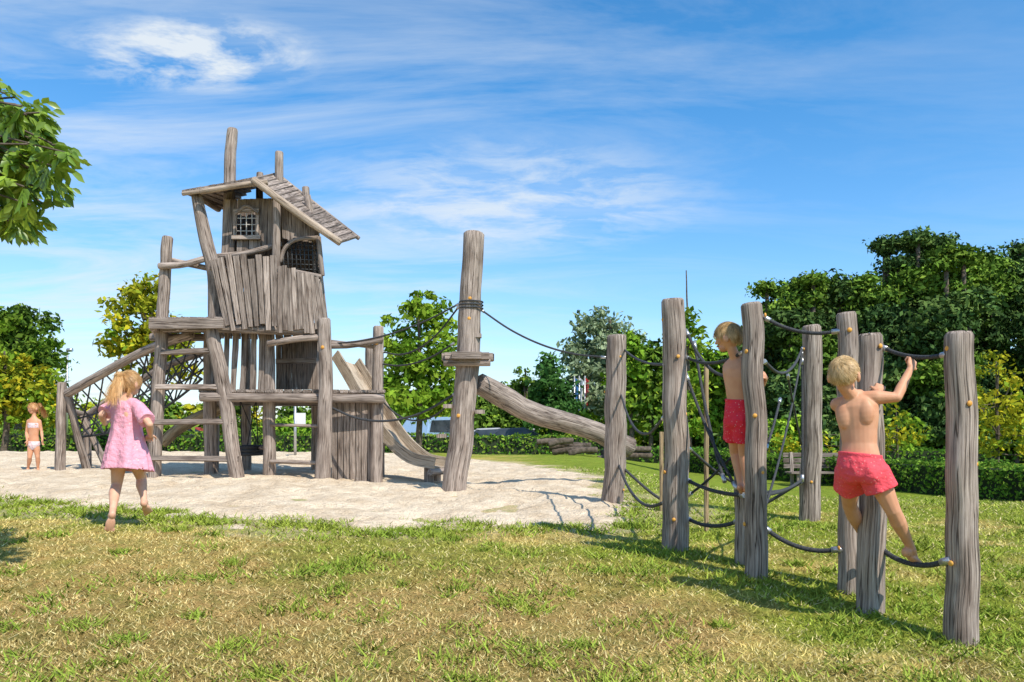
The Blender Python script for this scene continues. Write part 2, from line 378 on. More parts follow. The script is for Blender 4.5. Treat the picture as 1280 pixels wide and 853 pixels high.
ptree('chestnut_tree',522,24,[(520,425,45,38),(500,470,32,35),(548,475,25,40),(525,380,24,22),(515,505,38,22)],120,54,.105,FRESH,.35,.09)
ptree('maple_tree',188,28,[(190,395,40,34),(160,425,34,26),(215,430,28,26),(185,365,20,14),(175,455,32,18),(240,470,20,20)],100,42,.125,YEL+FRESH[1:2],.42,.1)
ptree('oak_tree',20,34,[(15,435,48,45),(40,470,32,40),(-20,450,50,55),(25,405,28,22)],140,60,.14,OAK+FRESH[1:2],.6,.18)
ptree('birch_tree',5,26,[(8,490,44,45),(40,500,30,35),(-30,480,40,60),(15,450,25,22)],120,54,.105,YEL+FRESH,.42,.1)
ptree('willow_tree',762,46,[(765,445,44,45),(735,455,28,45),(795,470,26,40),(755,410,25,20),(765,500,48,30)],170,54,.17,WIL,.8,.25)
ptree('spruce_tree',688,42,[(688,515,30,28),(688,485,23,22),(689,462,13,16),(689,446,6,12)],80,50,.14,[(.03,.08,.02),(.06,.13,.03)],.5,.15)
ptree('spruce_tree',657,48,[(655,520,24,22),(655,493,16,20),(655,470,8,15)],60,50,.14,OAK,.5,.15)
ptree('young_ash_tree',858,24,[(857,480,24,40),(856,420,17,36),(853,375,12,22),(852,345,5,14),(862,520,28,26)],75,28,.10,FRESH+YEL[:1],.30,.06)
ptree('golden_shrub',1245,17.5,[(1242,520,36,45),(1238,465,22,30),(1265,500,26,45),(1280,535,35,34)],85,24,.065,YEL+FRESH[2:],.25,.04,limbs=26)
ptree('golden_shrub',1120,24,[(1110,545,38,22),(1075,552,30,15),(1115,515,15,20),(1000,555,34,18)],60,30,.08,YEL+FRESH,.3,.04)
def mass(name,specs,ls,per,crad,flat=.6):
    Vs=[];Fs=[];Cs=[];o=0
    e=empty(name); tb=MB()
    for (px,py,D,rx,rz,m,pal) in specs:
        p=P(px,py,D); E=[(p.x,p.y,p.z,rx*D/1000,rx*D/1000*.9,rz*D/1000)]
        cp=crown_pts(E,m); cr=crad*(.35+1.1*RNG.random(m)); V,F,c=clumped(cp,cr,per,ls,pal,flat)
        Vs.append(V);Fs.append(F+o);Cs.append(c*random.uniform(.8,1.25));o+=len(V)
        g=gp(p.x,p.y,-.2)
        if p.z-g.z>1: tb.log([g,p],[.16,.08],seg=7,n=5)
    mesh_np('leaves',np.concatenate(Vs),np.concatenate(Fs),FARLEAF,np.concatenate(Cs),e)
    if tb.v: tb.obj('trunks',BARK,e)
fs=[]
prof=[(948,402),(972,366),(1000,352),(1030,356),(1062,362),(1095,350),(1125,312),(1160,302),(1195,324),(1225,332),(1255,314),(1290,322),(1330,330),(1380,350),(1440,340)]
for i,(px,top) in enumerate(prof):
    D=37+random.uniform(-2,4); r=random.uniform(20,30)
    pal=PINE if (random.random()<.65 or 1100<px<1180) else OAK
    for q in range(5):   # irregular top sprays with sky between
        fs.append((px+random.uniform(-22,22),top+random.uniform(-6,26),D+random.uniform(-1,1),random.uniform(6,14),random.uniform(4,9),7,pal))
    fs.append((px+random.uniform(-12,12),top+34,D,r*.95,15,22,pal)) 
    fs.append((px+random.uniform(-18,18),top+56,D-1,r*1.05,22,34,random.choice([PINE,OAK,PINE])))
    fs.append((px+random.uniform(-22,22),top+92,D-1.5,r*1.15,32,46,random.choice([PINE,OAK,PINE])))
    fs.append((px+random.uniform(-20,20),top+145,D-2.5,r*1.2,36,46,random.choice([PINE,OAK])))
    fs.append((px+random.uniform(-15,15),top+205,D-3,r*1.3,42,38,random.choice([PINE,OAK])))
for px in range(930,1460,34):
    fs.append((px,548,33,26,24,26,random.choice([OAK,PINE,PINE,FRESH])))
mass('pine_forest',fs,.125,78,.64,.48)
bs=[]
for px in list(range(560,960,22)):
    top=random.uniform(478,505) if px<800 else random.uniform(430,480)
    D=random.uniform(46,56); pal=random.choice([OAK,FRESH,YEL,OAK,FRESH])
    bs.append((px,top+24,D,random.uniform(18,28),26,24,pal)); bs.append((px+8,540,D-3,26,26,20,random.choice([OAK,FRESH])))
for px in range(790,960,24):
    bs.append((px,random.uniform(470,500),40,24,55,40,random.choice([FRESH,YEL,OAK])))
for px in list(range(-120,560,26)):
    top=random.uniform(492,515); D=random.uniform(44,54)
    bs.append((px,top+20,D,random.uniform(20,30),24,22,random.choice([OAK,FRESH,YEL,FRESH])))
    bs.append((px+8,545,D-4,26,20,16,random.choice([OAK,FRESH])))
for px in range(-700,-120,60): bs.append((px,500,48,50,60,40,OAK))
for px in range(1480,2100,60): bs.append((px,480,40,50,90,50,OAK))
mass('distant_woodland',bs,.18,46,.7)
def hedge(name,a,b,w,h,pal,ls=.04,dens=900):
    a=Vector(a);b=Vector(b); L=(b-a).length; d=(b-a)/L; s=Vector((-d.y,d.x)); e=empty(name)
    n=int(L*dens*(w+2*h)/2.2); t=RNG.random(n)*L; u=RNG.random(n)*(w+2*h)
    off=np.where(u<h,-w/2,np.where(u<h+w,u-h-w/2,w/2)); zz=np.where(u<h,u,np.where(u<h+w,h,2*h+w-u))
    nn=np.stack([np.where(u<h,-1,np.where(u<h+w,0,1))*s.x,np.where(u<h,-1,np.where(u<h+w,0,1))*s.y,((u>=h)&(u<h+w))*1.0],1)
    x=a.x+d.x*t+s.x*off;y=a.y+d.y*t+s.y*off
    bumpy=(fbm(t*1.6,zz*1.6+off,31)-.5)*.22
    C=np.stack([x,y,gz(x,y)+zz],1)+nn*bumpy[:,None]+RNG.normal(0,.035,(n,3))
    V,F=leaves(C,nn*.8+RNG.normal(size=(n,3))*.7+np.array([0,0,.3]),ls*(.6+.8*RNG.random(n)),.55)
    pal=np.array(pal)*1.6; k=RNG.integers(0,len(pal),n); c=pal[k]*(.6+.8*RNG.random(n))[:,None]*(.75+.5*fbm(t*3,zz*3,7))[:,None]
    mesh_np('leaves',V,F,LEAF,np.repeat(c,4,0),e)
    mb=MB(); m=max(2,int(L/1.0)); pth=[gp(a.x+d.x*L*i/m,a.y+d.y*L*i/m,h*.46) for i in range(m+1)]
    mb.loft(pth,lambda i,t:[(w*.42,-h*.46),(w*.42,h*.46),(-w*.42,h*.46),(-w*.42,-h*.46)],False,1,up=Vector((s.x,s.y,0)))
    mb.obj('inner_core',mat_noise('dark_hedge_core',(.012,.02,.006),(.03,.045,.012),9,.9,.5),e)  # solid near-black green box filling the hedge behind its leaves
hedge('clipped_hedge',(5.9,27),(11.5,12.2),.8,.66,[(.05,.11,.015),(.09,.17,.02),(.14,.22,.03)],.042,1000)
hedge('garden_hedge',(-30,29),(4.5,33),.9,.75,[(.05,.12,.015),(.09,.17,.02),(.16,.22,.03)],.07,260)
hedge('garden_hedge',(4.8,33.5),(18,30),.9,.6,[(.05,.12,.015),(.09,.17,.02)],.07,260)
def fg_tree():
    e=empty('walnut_tree'); mb=MB(); bx,by=-4.6,4.5; base=gp(bx,by,-.1)
    top=Vector((bx-.1,by,4.6)); mb.log([base,base.lerp(top,.5)+Vector((.06,0,0)),top],[.17,.13,.08],seg=14)
    Vs=[];Fs=[];Cs=[];o=0
    tips=[]
    for k in range(100):
        if k<76:
            py=random.uniform(92,292); xm=np.interp(py,[85,105,130,155,190,230,270,295],[0,24,52,78,102,86,68,24]); px=xm-10-abs(random.gauss(0,1))*38; tip=P(px,py,random.uniform(4.1,5.0))
        else:
            a=random.uniform(0,6.28); r=random.uniform(.5,1.5); tip=Vector((bx-.3+r*math.cos(a)*.9,by+r*math.sin(a),random.uniform(2.5,4.6)))
            if tip.x>-2.95: tip.x=-3.1
        s0=Vector((bx,by,random.uniform(2.0,3.4))); mid=s0.lerp(tip,.5)+Vector((0,0,.2))
        path=catmull([s0,mid,tip],8); mb.log([s0,mid,tip],[.022,.009,.004],seg=6,n=8,wob=.1); tips.append(path)
    for path in tips:
        for q in range(9):
            t=random.uniform(.68,1); i=min(int(t*7),6); c=path[i].lerp(path[i+1],t*7-i) if q else path[-1]
            ax=Vector((random.gauss(.15,.6),random.gauss(0,.6),random.gauss(-.25,.35))).normalized()
            sd=ax.cross(Vector((0,0,1))+Vector((random.gauss(0,.4),random.gauss(0,.4),0))).normalized()
            g=random.random(); base_c=np.array([.14,.26,.025])*(1-g)+np.array([.36,.48,.05])*g
            for j in range(7):
                s=(j%2)*2-1; st=c+ax*(.015+.022*(j//2)); dr=(ax*.65+sd*s*.8).normalized() if j<6 else ax
                dr=(dr+Vector((0,0,-.3+random.gauss(0,.12)))).normalized(); L=random.uniform(.05,.09); W=L*.24; up=dr.cross(sd if j<6 and abs(dr.dot(sd))<.9 else Vector((0,0,1))).normalized(); sw=dr.cross(up).normalized()
                fold=up*W*.4; droop=Vector((0,0,-L*.22))
                v=[st,st+dr*L*.3+sw*W*.8+fold,st+dr*L*.62+sw*W+fold+droop*.4,st+dr*L+droop,st+dr*L*.62-sw*W+fold+droop*.4,st+dr*L*.3-sw*W*.8+fold,st+dr*L*.35,st+dr*L*.65+droop*.4]
                Vs+= [tuple(z) for z in v]
                Fs+=[(o,o+1,o+2,o+6),(o+6,o+2,o+3,o+7),(o,o+6,o+4,o+5),(o+6,o+7,o+3,o+4)]; o+=8
                cc=base_c*random.uniform(.7,1.3); Cs+=[cc]*8
    mesh_np('leaves',Vs,Fs,NEARLEAF,np.array(Cs),e,smooth=False); mb.obj('trunk',BARK,e)
fg_tree()
# ---------------------------------------------------------------- play tower
T=empty('wooden_play_tower')
W_=MB()
def post(mb,pts,D,r,foot=True,dd=0,**k):
    q=[P(a,b,D+dd*i/max(1,len(pts)-1)) for i,(a,b) in enumerate(pts)]
    if foot: q[-1].z=float(gz(q[-1].x,q[-1].y))-.15
    mb.log(q,r,**k)
post(W_,[(210,296),(203,400),(192,602)],11.4,[.075,.085,.09])
post(W_,[(264,405),(282,500),(299,607)],11.2,[.09,.1,.1])
post(W_,[(245,238),(257,300),(268,345),(270,412)],11.35,[.07,.095,.1,.1],foot=False)
post(W_,[(262,405),(264,603)],12.0,[.09,.1])
post(W_,[(336,412),(337,606)],11.6,[.085,.095])
post(W_,[(405,398),(407,500),(402,613)],11.2,[.085,.1,.115])
post(W_,[(473,408),(472,500),(470,611)],11.5,[.075,.085,.09])
for px in (268,308,395,462): post(W_,[(px,410 if px<400 else 432),(px,590)],13.3,[.07,.08])
post(W_,[(384,244),(395,310),(404,402)],11.9,[.05,.06,.07],foot=False)
post(W_,[(291,161),(288,200),(284,330)],12.0,[.075,.085,.09],foot=False)
post(W_,[(349,190),(349,330)],12.2,[.062,.07],foot=False)
post(W_,[(382,234),(386,300)],12.4,[.055,.06],foot=False)
post(W_,[(325,216),(325,300)],12.4,[.05,.06],foot=False)
post(W_,[(346,250),(345,335),(344,412)],11.35,[.055,.06,.07],foot=False)
def quadboards(mb,c00,c10,c11,c01,n,t,gap=.06,tint=None,over=0):
    for i in range(n):
        a=(i+gap/2)/n;b=(i+1-gap/2)/n
        p=c00.lerp(c10,(a+b)/2); q=c01.lerp(c11,(a+b)/2); wd=(c10-c00); w=wd.length/n*(1-gap)
        d=(q-p).normalized(); p=p-d*random.uniform(0,over); q=q+d*random.uniform(0,over)
        mb.plank(p,q,wd.normalized(),w,t*random.uniform(.85,1.1),tint=tint)
def lev(px,py,D,z=None): 
    p=P(px,py,D); 
    if z is not None: p.z=z
    return p
zl=P(0,489,11.3).z; zm=P(0,401,11.3).z
quadboards(W_,lev(248,0,11.2,zl),lev(482,0,11.4,zl),lev(470,0,13.3,zl),lev(258,0,13.3,zl),20,.045)
quadboards(W_,lev(186,0,11.1,zm),lev(278,0,11.1,zm),lev(280,0,12.6,zm),lev(196,0,12.6,zm),9,.05)
quadboards(W_,lev(262,0,11.2,zm-.03),lev(408,0,11.3,zm-.06),lev(408,0,13.1,zm-.06),lev(270,0,13.1,zm-.03),13,.05)
for z,a,b,Da,Db in ((zl-.09,250,481,11.15,11.35),(zl-.09,258,470,13.2,13.2)): W_.log([lev(a,0,Da,z),lev(b,0,Db,z-.02)],.065)
W_.plank(lev(187,0,11.05,zm-.075),lev(280,0,11.05,zm-.075),(0,0,1),.14,.06,tint=.8)
W_.log([lev(188,0,12.5,zm-.1),lev(275,0,12.5,zm-.1)],.06); W_.log([lev(262,0,11.2,zm-.12),lev(410,0,11.3,zm-.16)],.06)
W_.log([lev(192,0,11.1,zm-.1),lev(200,0,12.6,zm-.1)],.06)
n=9
for i in range(n):
    t=i/(n-1); a=P(266+t*76,319+random.uniform(-4,6)+4*abs(t-.5),11.15); b=P(284+t*59,408+random.uniform(-3,6),11.15)
    W_.plank(b,a,(1,0,0),.062,.03,jit=.14,wb=.088)
W_.log([P(263,335,11.24),P(347,338,11.24)],.035); W_.log([P(275,395,11.24),P(347,397,11.24)],.035)
n=9
for i in range(n):
    t=i/(n-1); a=P(350+t*45,332+t*13+random.uniform(-2,3),11.2); b=P(350+t*54,414+random.uniform(-3,4),11.2)
    W_.plank(b,a,(1,0,0),.070,.03,jit=.05,wb=.062)
W_.log([P(345,345,11.28),P(400,352,11.3)],.03)
n=9; Dw=11.6
for i in range(n):
    t=(i+.5)/n; px=281+t*70; top=250-2*t; bot=318-13*t
    if 293<px<322:
        W_.plank(P(px,265,Dw),P(px+.5,top,Dw),(1,0,0),.088,.03); W_.plank(P(px-1,bot,Dw),P(px,296,Dw),(1,0,0),.088,.03)
    else: W_.plank(P(px-3*(1-t)*1.5,bot,Dw),P(px,top,Dw),(1,0,0),.088,.03)
W_.log([P(270,321,11.5),P(310,316,11.5),P(352,305,11.5)],.04)
W_.plank(P(290,297,11.54),P(326,297,11.54),(0,0,1),.06,.05,tint=1.35)
W_.plank(P(292,264,11.55),P(324,263,11.55),(0,0,1),.05,.04,tint=1.25)
W_.plank(P(293.5,298,11.56),P(294.5,262,11.56),(1,0,0),.045,.035,tint=1.3); W_.plank(P(322,298,11.56),P(322,262,11.56),(1,0,0),.045,.035,tint=1.3)
W_.log([P(294,268,11.52),P(308,258,11.52),P(323,267,11.52)],.02,n=8)
wb=MB()
for q in (301,308,315): wb.plank(P(q,295,11.57),P(q,266,11.57),(1,0,0),.012,.012,jit=0)
for q in (273,281,289): wb.plank(P(295,q,11.578),P(321,q,11.578),(0,0,1),.012,.012,jit=0)
wb.obj('window_bars',mat_noise('window_bar_wood',(.5,.46,.42),(.65,.6,.55),20,.7,.05),T)
for i in range(7):
    t=(i+.5)/7; px=352+t*44; top=250+ (px-352)*.72-2; W_.plank(P(px+1.5,304-abs(t-.75)*16+ (6 if t<.3 else 0),11.5),P(px,top,11.5),(1,0,0),.075,.03)
W_.log([P(350,328,11.42),P(356,311,11.42),(P(370,300,11.42)),P(398,297,11.42)],.028,n=12)
W_.log([P(398,296,11.42),P(403,345,11.42)],.035); W_.log([P(350,336,11.4),P(402,346,11.4)],.03)
gr=MB()
for i in range(9):
    px=354+i*5.2; gr.tube([P(px+1.5,344,11.46),P(px,302 + max(0,(366-px))*1.1,11.46)],.009,6,2)
for i in range(7):
    py=306+i*6; gr.tube([P(352+max(0,(320-py))*.75,py,11.47),P(400,py+1.5,11.47)],.009,6,2)
gr.obj('window_grille',BLACK,T)
quadboards(W_,P(284,250,12.9),P(396,262,12.9),P(402,412,12.9),P(276,410,12.9),14,.03,gap=-.02)
quadboards(W_,P(283,250,11.7),P(284,250,12.9),P(276,345,12.9),P(276,345,11.7),7,.03)
quadboards(W_,P(396,300,11.6),P(397,262,12.9),P(403,412,12.9),P(406,412,11.6),7,.03)
for a,b,c,d in ((284,414,282,489),(295,416,291,490),(306,414,303,489),(318,413,316,488),(328,414,326,488)):
    W_.plank(P(c,d,11.5),P(a,b,11.5),(1,0,0),.08,.03,jit=.14)
quadboards(W_,P(345,424,12.9),P(397,424,12.9),P(397,487,12.9),P(345,487,12.9),8,.03,tint=.8)
W_.plank(P(345,452,12.6),P(396,451,12.6),(0,0,1),.08,.04)
W_.log([P(334,430,11.3),P(370,424,11.25),P(402,422,11.2)],.045); W_.log([P(408,432,11.25),P(440,431,11.3),P(478,424,11.45)],.05)
W_.log([P(410,427,11.3),P(470,434,11.5)],.03)
quadboards(W_,P(414,502,11.6),P(466,502,11.65),P(467,604,11.65),P(415,604,11.6),8,.035)
for i in range(7):
    px=418+i*7.6; W_.plank(P(px,606,11.56),P(px+random.uniform(-.5,.5),502,11.56),(1,0,0),.08,.025,jit=.05)
W_.log([P(414,603,11.5),P(470,606,11.52)],.045)
W_.log([P(338,577,11.5),P(402,579,11.3)],.03); W_.log([P(338,531,11.5),P(404,533,11.3)],.022); W_.log([P(300,560,13.2),P(338,560,11.7)],.03)
for a,b,c,d in ((205,441,268,438),(198,484,277,484),(192,528,288,527),(190,573,296,574),(208,412,262,411)):
    W_.plank(P(a-3,b,11.25),P(c+3,d,11.15),(0,.3,1),.07,.05)
W_.log([P(198,333,11.3),P(230,331,11.3),P(262,322,11.35)],.045); W_.log([P(206,324,11.45),P(262,336,11.45)],.04)
# roof
R1=P(319,225,11.25);R2=P(346,218,12.5);B1=P(425,304,11.4);B2=P(447,297,12.6);L1=P(228,240,11.2);L2=P(276,262,12.8)
quadboards(W_,R1,B1,B2,R2,15,.035,gap=-.02,over=.015); quadboards(W_,R1+Vector((0,0,.02)),L1,L2,R2+Vector((0,0,.02)),11,.04,gap=.02,over=.03)
up=Vector((0,0,.03))
for i in range(16):
    t=i/15; W_.log([R1.lerp(B1,t)+up*.7,R2.lerp(B2,t)+up*.7],.010,seg=8,tint=random.uniform(.6,.8))
W_.log([R2,R2.lerp(B2,.5),B2+(B2-R2)*.02],.032)
rb=MB(); rb.log([P(316,224,11.15),P(370,265,11.2),P(426,304,11.3)],[.05,.055,.05],tint=1.1); rb.log([P(250,240,11.15),P(300,232,11.15),P(335,228,11.2)],[.035,.04,.04])
rb.log([P(243,243,11.4),P(273,262,12.7)],.045); rb.log([L1-up,R1-up*1.5],.03)
rb.obj('roof_beams',wood_mat('roof_beam_wood',(.2,.15,.11),(.42,.34,.27),(.6,.51,.42)),T)
r1=[P(240,418,11.7),P(185,437,12.2),P(130,466,12.8),P(84,492,13.3)]; r2=[P(264,438,12.6),P(215,455,13.2),P(165,482,13.8),P(108,520,14.3)]
W_.log(r1,[.06,.07,.075],tint=1.1); W_.log(r2,[.05,.06,.065])
post(W_,[(77,478),(75,586)],13.3,[.07,.085]); post(W_,[(84,492),(112,574)],13.3,[.06,.07],dd=.4); post(W_,[(108,515),(110,575)],14.3,[.06,.07]); post(W_,[(103,520),(140,572)],13.9,[.05,.06])
W_.log([P(76,510,13.35),P(110,520,14.3)],.05)
W_.obj('timber_frame',WOOD,T)
tn=MB(); tn.log([P(203,556,12.6),P(225,536,12.7),P(250,522,12.8),P(290,508,12.8)],[.07,.085,.08]); tn.log([P(206,548,12.9),P(228,530,13),P(256,516,13)],[.06,.07]); tn.obj('rope_bundle',TAN,T)
nt_=MB(); A=catmull(r1,19); B=catmull(r2,19); Bt=[]
for i in range(19): 
    m=A[i].lerp(B[i],.5); m.z-= .55+.35*math.sin(math.pi*i/18); Bt.append(m)
def netpt(u,v):
    i=min(int(u*18),17); f=u*18-i; a=A[i].lerp(A[i+1],f); c=B[i].lerp(B[i+1],f); m=Bt[i].lerp(Bt[i+1],f)
    return (a.lerp(m,v*2) if v<.5 else m.lerp(c,v*2-1))
for k in range(-8,19,2):
    for sgn in (1,-1):
        pts=[]
        for j in range(9):
            v=j/8; u=(k+ (j if sgn>0 else 8-j)*1.0)/18
            if 0<=u<=1: pts.append(netpt(u,v))
        if len(pts)>1: nt_.tube(pts,.013,5,len(pts)*2)
nt_.tube(Bt,.02,6); nt_.tube([netpt(i/18,.3) for i in range(19)],.014,5); nt_.tube([netpt(i/18,.7) for i in range(19)],.014,5)
nt_.obj('rope_net',ROPE,T)
ty=MB(); c=P(315,567,12.3)
pth=[c+Vector((math.cos(a)*.15,math.sin(a)*.3,0)) for a in [2*math.pi*i/16 for i in range(17)]]
for dz in (0,.05,.1): ty.tube([p+Vector((0,0,dz)) for p in pth],.03,8,40)
for a in (0,4,8,12): ty.tube([pth[a],P(300+ (a%8)*5,500,12.3+(.2 if a>4 else -.2))],.008,5,2)
ty.obj('basket_swing',ROPE,T)
bt=MB()
def bolt(mb,p,d,r=.02):
    d=Vector(d).normalized(); u=d.orthogonal().normalized(); mb.ell(p,u*r,d.cross(u)*r,d*r*.5,n=6)
SL=empty('playground_slide'); sm=MB()
sp=catmull([P(430,452,12.9),P(447,480,12.6),P(468,517,12.3),P(492,552,12.0),P(520,577,11.75),P(551,585,11.6)],22)
wv=Vector((.42,.9,0)).normalized()*.24
def slidesec(i,t): return [(-.25,-.02),(.25,-.02),(.25,.15),(.215,.15),(.215,.012),(-.215,.012),(-.215,.15),(-.25,.15)]
sm.loft(sp,slidesec,False,1,up=wv.normalized())
sm.obj('chute',wood_mat('slide_wood',(.34,.27,.19),(.48,.40,.31),(.62,.54,.43)),SL)
sm=MB(); q=sp[-3]
sm.log([gp(q.x,q.y,-.1),q-Vector((0,0,.02))],.07,n=4); q2=q+wv; sm.log([gp(q2.x,q2.y,-.1),q2-Vector((0,0,.02))],.06,n=4); q=sp[-1]; sm.log([q-wv*1.3-Vector((0,0,.05)),q+wv*1.3-Vector((0,0,.05))],.05,n=5)
q=sp[10]; sm.log([gp(q.x,q.y,-.1),q],.05,n=6)
sm.obj('supports',WOOD,SL)
# ---------------------------------------------------------------- rope course
RC=empty('rope_climbing_course'); pm=MB()
POSTS={'a':(768,419,9.2,.118),'b':(843,374,6.3,.098),'c':(928,470,5.8,.066),'d':(943,379,5.35,.072),'e':(1013,407,8.0,.095),'f':(1060,391,5.07,.064),'g':(1087,417,4.7,.073),'h':(1200,416,4.2,.076)}
for k,(px,py,D,r) in POSTS.items():
    ln={'a':-3,'b':2,'c':2,'d':3,'e':-2,'f':1,'g':0,'h':1}[k]
    q0=P(px-ln,py,D); q1=P(px+ln,600,D); q1.z=float(gz(q1.x,q1.y))-.2
    pm.log([q0,q0.lerp(q1,.5)+Vector((.012,0,0)),q1],[r*.93,r,r*1.08],seg=22,n=26,wob=.10,lump=.08,tint=random.uniform(.92,1.1))
post(pm,[(592,291),(588,380),(585,450),(577,540),(566,618)],10.4,[.135,.14,.15,.155,.16],seg=20,n=34)
c=P(585,447,10.4)
for k in range(7):
    o=(k-3)*.095; L=math.sqrt(max(.34**2-o*o,.01)); pm.plank(c+Vector((-L,o,0)),c+Vector((L,o,0)),(0,1,0),.088,.09,jit=.03)
pm.log([c+Vector((-.3,-.17,-.08)),c+Vector((.3,-.17,-.08))],.05)
for px,py,s in ((560,508,-1),(552,545,-1),(596,420,1),(570,578,-1),(600,515,1)): pm.box(P(px,py,10.35),.12,.14,.05)
lg=[P(597,478,10.5),P(630,497,10.8),P(665,516,11.1),P(705,527,11.5),P(745,540,11.9),P(788,560,12.3)]
pm.log(lg,[.13,.15,.15,.145,.15,.16],seg=18,n=34,wob=.12)
q=P(765,552,12.1); pm.log([gp(q.x,q.y,-.1),q],.1)
pm.obj('posts',WOOD,RC)
tp=MB(); 
for a,b,c_,d,D in ((883,455,883,628,7.2),(827,540,827,604,8.6)): tp.log([P(a,b,D),gp((c_-640)/1000*D,D,-.1)],.022,seg=10)
tp.obj('thin_poles',TAN,RC)
rp=MB(); fer=MB()
def rope(a,b,sag,r=.012,clamps=True):
    a=P(*a);b=P(*b); m=a.lerp(b,.5)+Vector((0,0,-sag)); pts=[a,a.lerp(m,.5)+Vector((0,0,-sag*.25)),m,m.lerp(b,.5)+Vector((0,0,-sag*.25)),b]
    path=catmull(pts,24)
    rp.tube(path,r,8,40)
    if clamps:
        for (p,d) in ((path[0],path[1]-path[0]),(path[-1],path[-2]-path[-1])):
            d=d.normalized(); fer.tube([p-d*.02,p+d*.05],r*1.45,8,2)
rope((412,430,11.3),(574,380,10.4),.12); rope((476,455,11.5),(566,430,10.4),.12); rope((410,508,11.3),(570,492,10.4),.28,.016); rope((476,500,11.5),(570,497,10.4),.3)
rope((574,383,10.4),(478,440,11.5),.25)
rope((602,388,10.4),(756,447,9.2),.14)
rope((780,437,9.2),(832,456,6.3),.05); rope((775,490,9.2),(830,522,6.3),.28); rope((772,578,9.2),(832,628,6.3),.2,.015)
rope((858,415,6.3),(930,462,5.45),.16)
rope((858,447,6.3),(930,440,5.4),.06)
rope((858,648,6.3),(925,651,5.8),.05,.015); rope((955,660,5.35),(1050,687,5.07),.06,.015); rope((955,397,5.35),(1050,414,5.07),.05)
rope((955,452,5.35),(1003,436,8),.15)
rope((1102,434,4.7),(1186,443,4.2),.035); rope((1097,683,4.7),(1186,701,4.2),.06,.015)
rope((860,560,6.3),(1003,603,8),.2); rope((775,582,9.2),(1003,602,8),.45,.016); rope((858,600,6.3),(932,619,5.62),.03,.015); rope((932,619,5.62),(1003,600,8),.05,.015)
rope((1003,440,8),(955,640,5.5),.1,.009); rope((985,470,6.8),(1003,560,8),.02,.009); rope((975,500,6.3),(958,560,5.5),.02,.009)
rope((858,470,6.3),(920,610,5.75),.05,.012); rope((868,430,6.5),(905,600,5.8),.1,.012); rope((1003,450,8),(1003,600,7.9),.03,.012)
rope((925,560,5.8),(860,620,6.3),.02,.01)
rp.obj('ropes',ROPE,RC); fer.obj('rope_ferrules',METAL,RC)
for k,pys in {'a':(447,490,580,612),'b':(400,447,518,590,648),'d':(395,440,520,590,655),'e':(437,602),'f':(414,505,685),'g':(434,500,683),'h':(436,505,580,703)}.items():
    px,_,D,r=POSTS[k]
    for j,py in enumerate(pys):
        a=[-1.1,-.25,.5,-1.4,.1,1.0][(j+len(k)+ord(k))%6]; c=P(px,py,D); d=Vector((math.sin(a),-math.cos(a),0)); bolt(bt,c+d*(r*1.0),d,.015)
for px,py,D,r in ((588,375,10.4,.14),(587,400,10.4,.14),(405,435,11.2,.09),(472,430,11.5,.08),(574,520,10.4,.155)): bolt(bt,P(px,py,D)+Vector((0,-r,0)),(0,-1,0),.025)
bt.obj('bolt_caps',BOLT,RC)
wr=MB()
for py in (378,382,386,452): 
    c=P(589,py,10.4); wr.tube([c+Vector((math.cos(a)*.152,math.sin(a)*.152,0)) for a in [2*math.pi*i/20 for i in range(21)]],.010,6,40)
wr.obj('rope_wraps',ROPE,RC)
# ---------------------------------------------------------------- background things
def paint(name,c): return mat_noise(name,c,tuple(min(1,x*1.08) for x in c),3,.3,0)
GLASS=mat_noise('dark_glass',(.02,.025,.03),(.05,.06,.07),2,.1,0); TYRE=mat_noise('tyre',(.015,.015,.015),(.03,.03,.03),20,.8,.1)
def car(name,x,y,rot,colr,prof,win,L=4.3,Wd=1.75):
    e=empty(name); z0=float(gz(x,y)); R=Matrix.Rotation(rot,4,'Z'); M=Matrix.Translation((x,y,z0))@R
    prof=[Vector((a,0,b)) for a,b in prof]
    def extr(pr,w,inset,mat,nm):
        n=len(pr); v=[];f=[]
        for s in(-1,1):
            for p in pr:
                k=inset*max(0,(p.z-.85))/.6; v.append(M@Vector((p.x,s*(w/2-k),p.z)))
        f.append(tuple(range(n))); f.append(tuple(range(2*n-1,n-1,-1)))
        for i in range(n): j=(i+1)%n; f.append((i,i+n,j+n,j))
        me=bpy.data.meshes.new(nm); me.from_pydata([tuple(q) for q in v],[],f); me.materials.append(mat); o=link(bpy.data.objects.new(nm,me),e)
        bv=o.modifiers.new('b','BEVEL'); bv.width=.04; bv.segments=2; return o
    extr(prof,Wd,.18,colr,'body')
    w=[Vector((a,0,b)) for a,b in win]; o=extr(w,Wd+.012,.18,GLASS,'side_windows'); o.modifiers.clear()
    a,b=w[0],w[1]; v=[M@Vector((a.x-.09,-.68,a.z+.03)),M@Vector((a.x-.09,.68,a.z+.03)),M@Vector((b.x-.06,.58,b.z)),M@Vector((b.x-.06,-.58,b.z))]
    me=bpy.data.meshes.new('windscreen'); me.from_pydata([tuple(q) for q in v],[],[(0,1,2,3)]); me.materials.append(GLASS); link(bpy.data.objects.new('windscreen',me),e)
    wm=MB()
    for sx in(-.3,.31):
        for s in(-1,1):
            c=M@Vector((sx*L,s*(Wd/2-.08),.32)); ax=(R@Vector((0,1,0))).to_3d()
            wm.loft([c-ax*.1,c+ax*.1],lambda i,t:[(math.cos(2*math.pi*j/18)*.32,math.sin(2*math.pi*j/18)*.32) for j in range(18)],True,1)
    wm.obj('wheels',TYRE,e)
sedan=[(-2.1,.3),(-2.15,.7),(-1.3,.88),(-.65,1.4),(.7,1.45),(1.75,.98),(2.1,.9),(2.12,.3)]; swin=[(-1.15,.9),(-.6,1.33),(.65,1.38),(1.5,.97)]
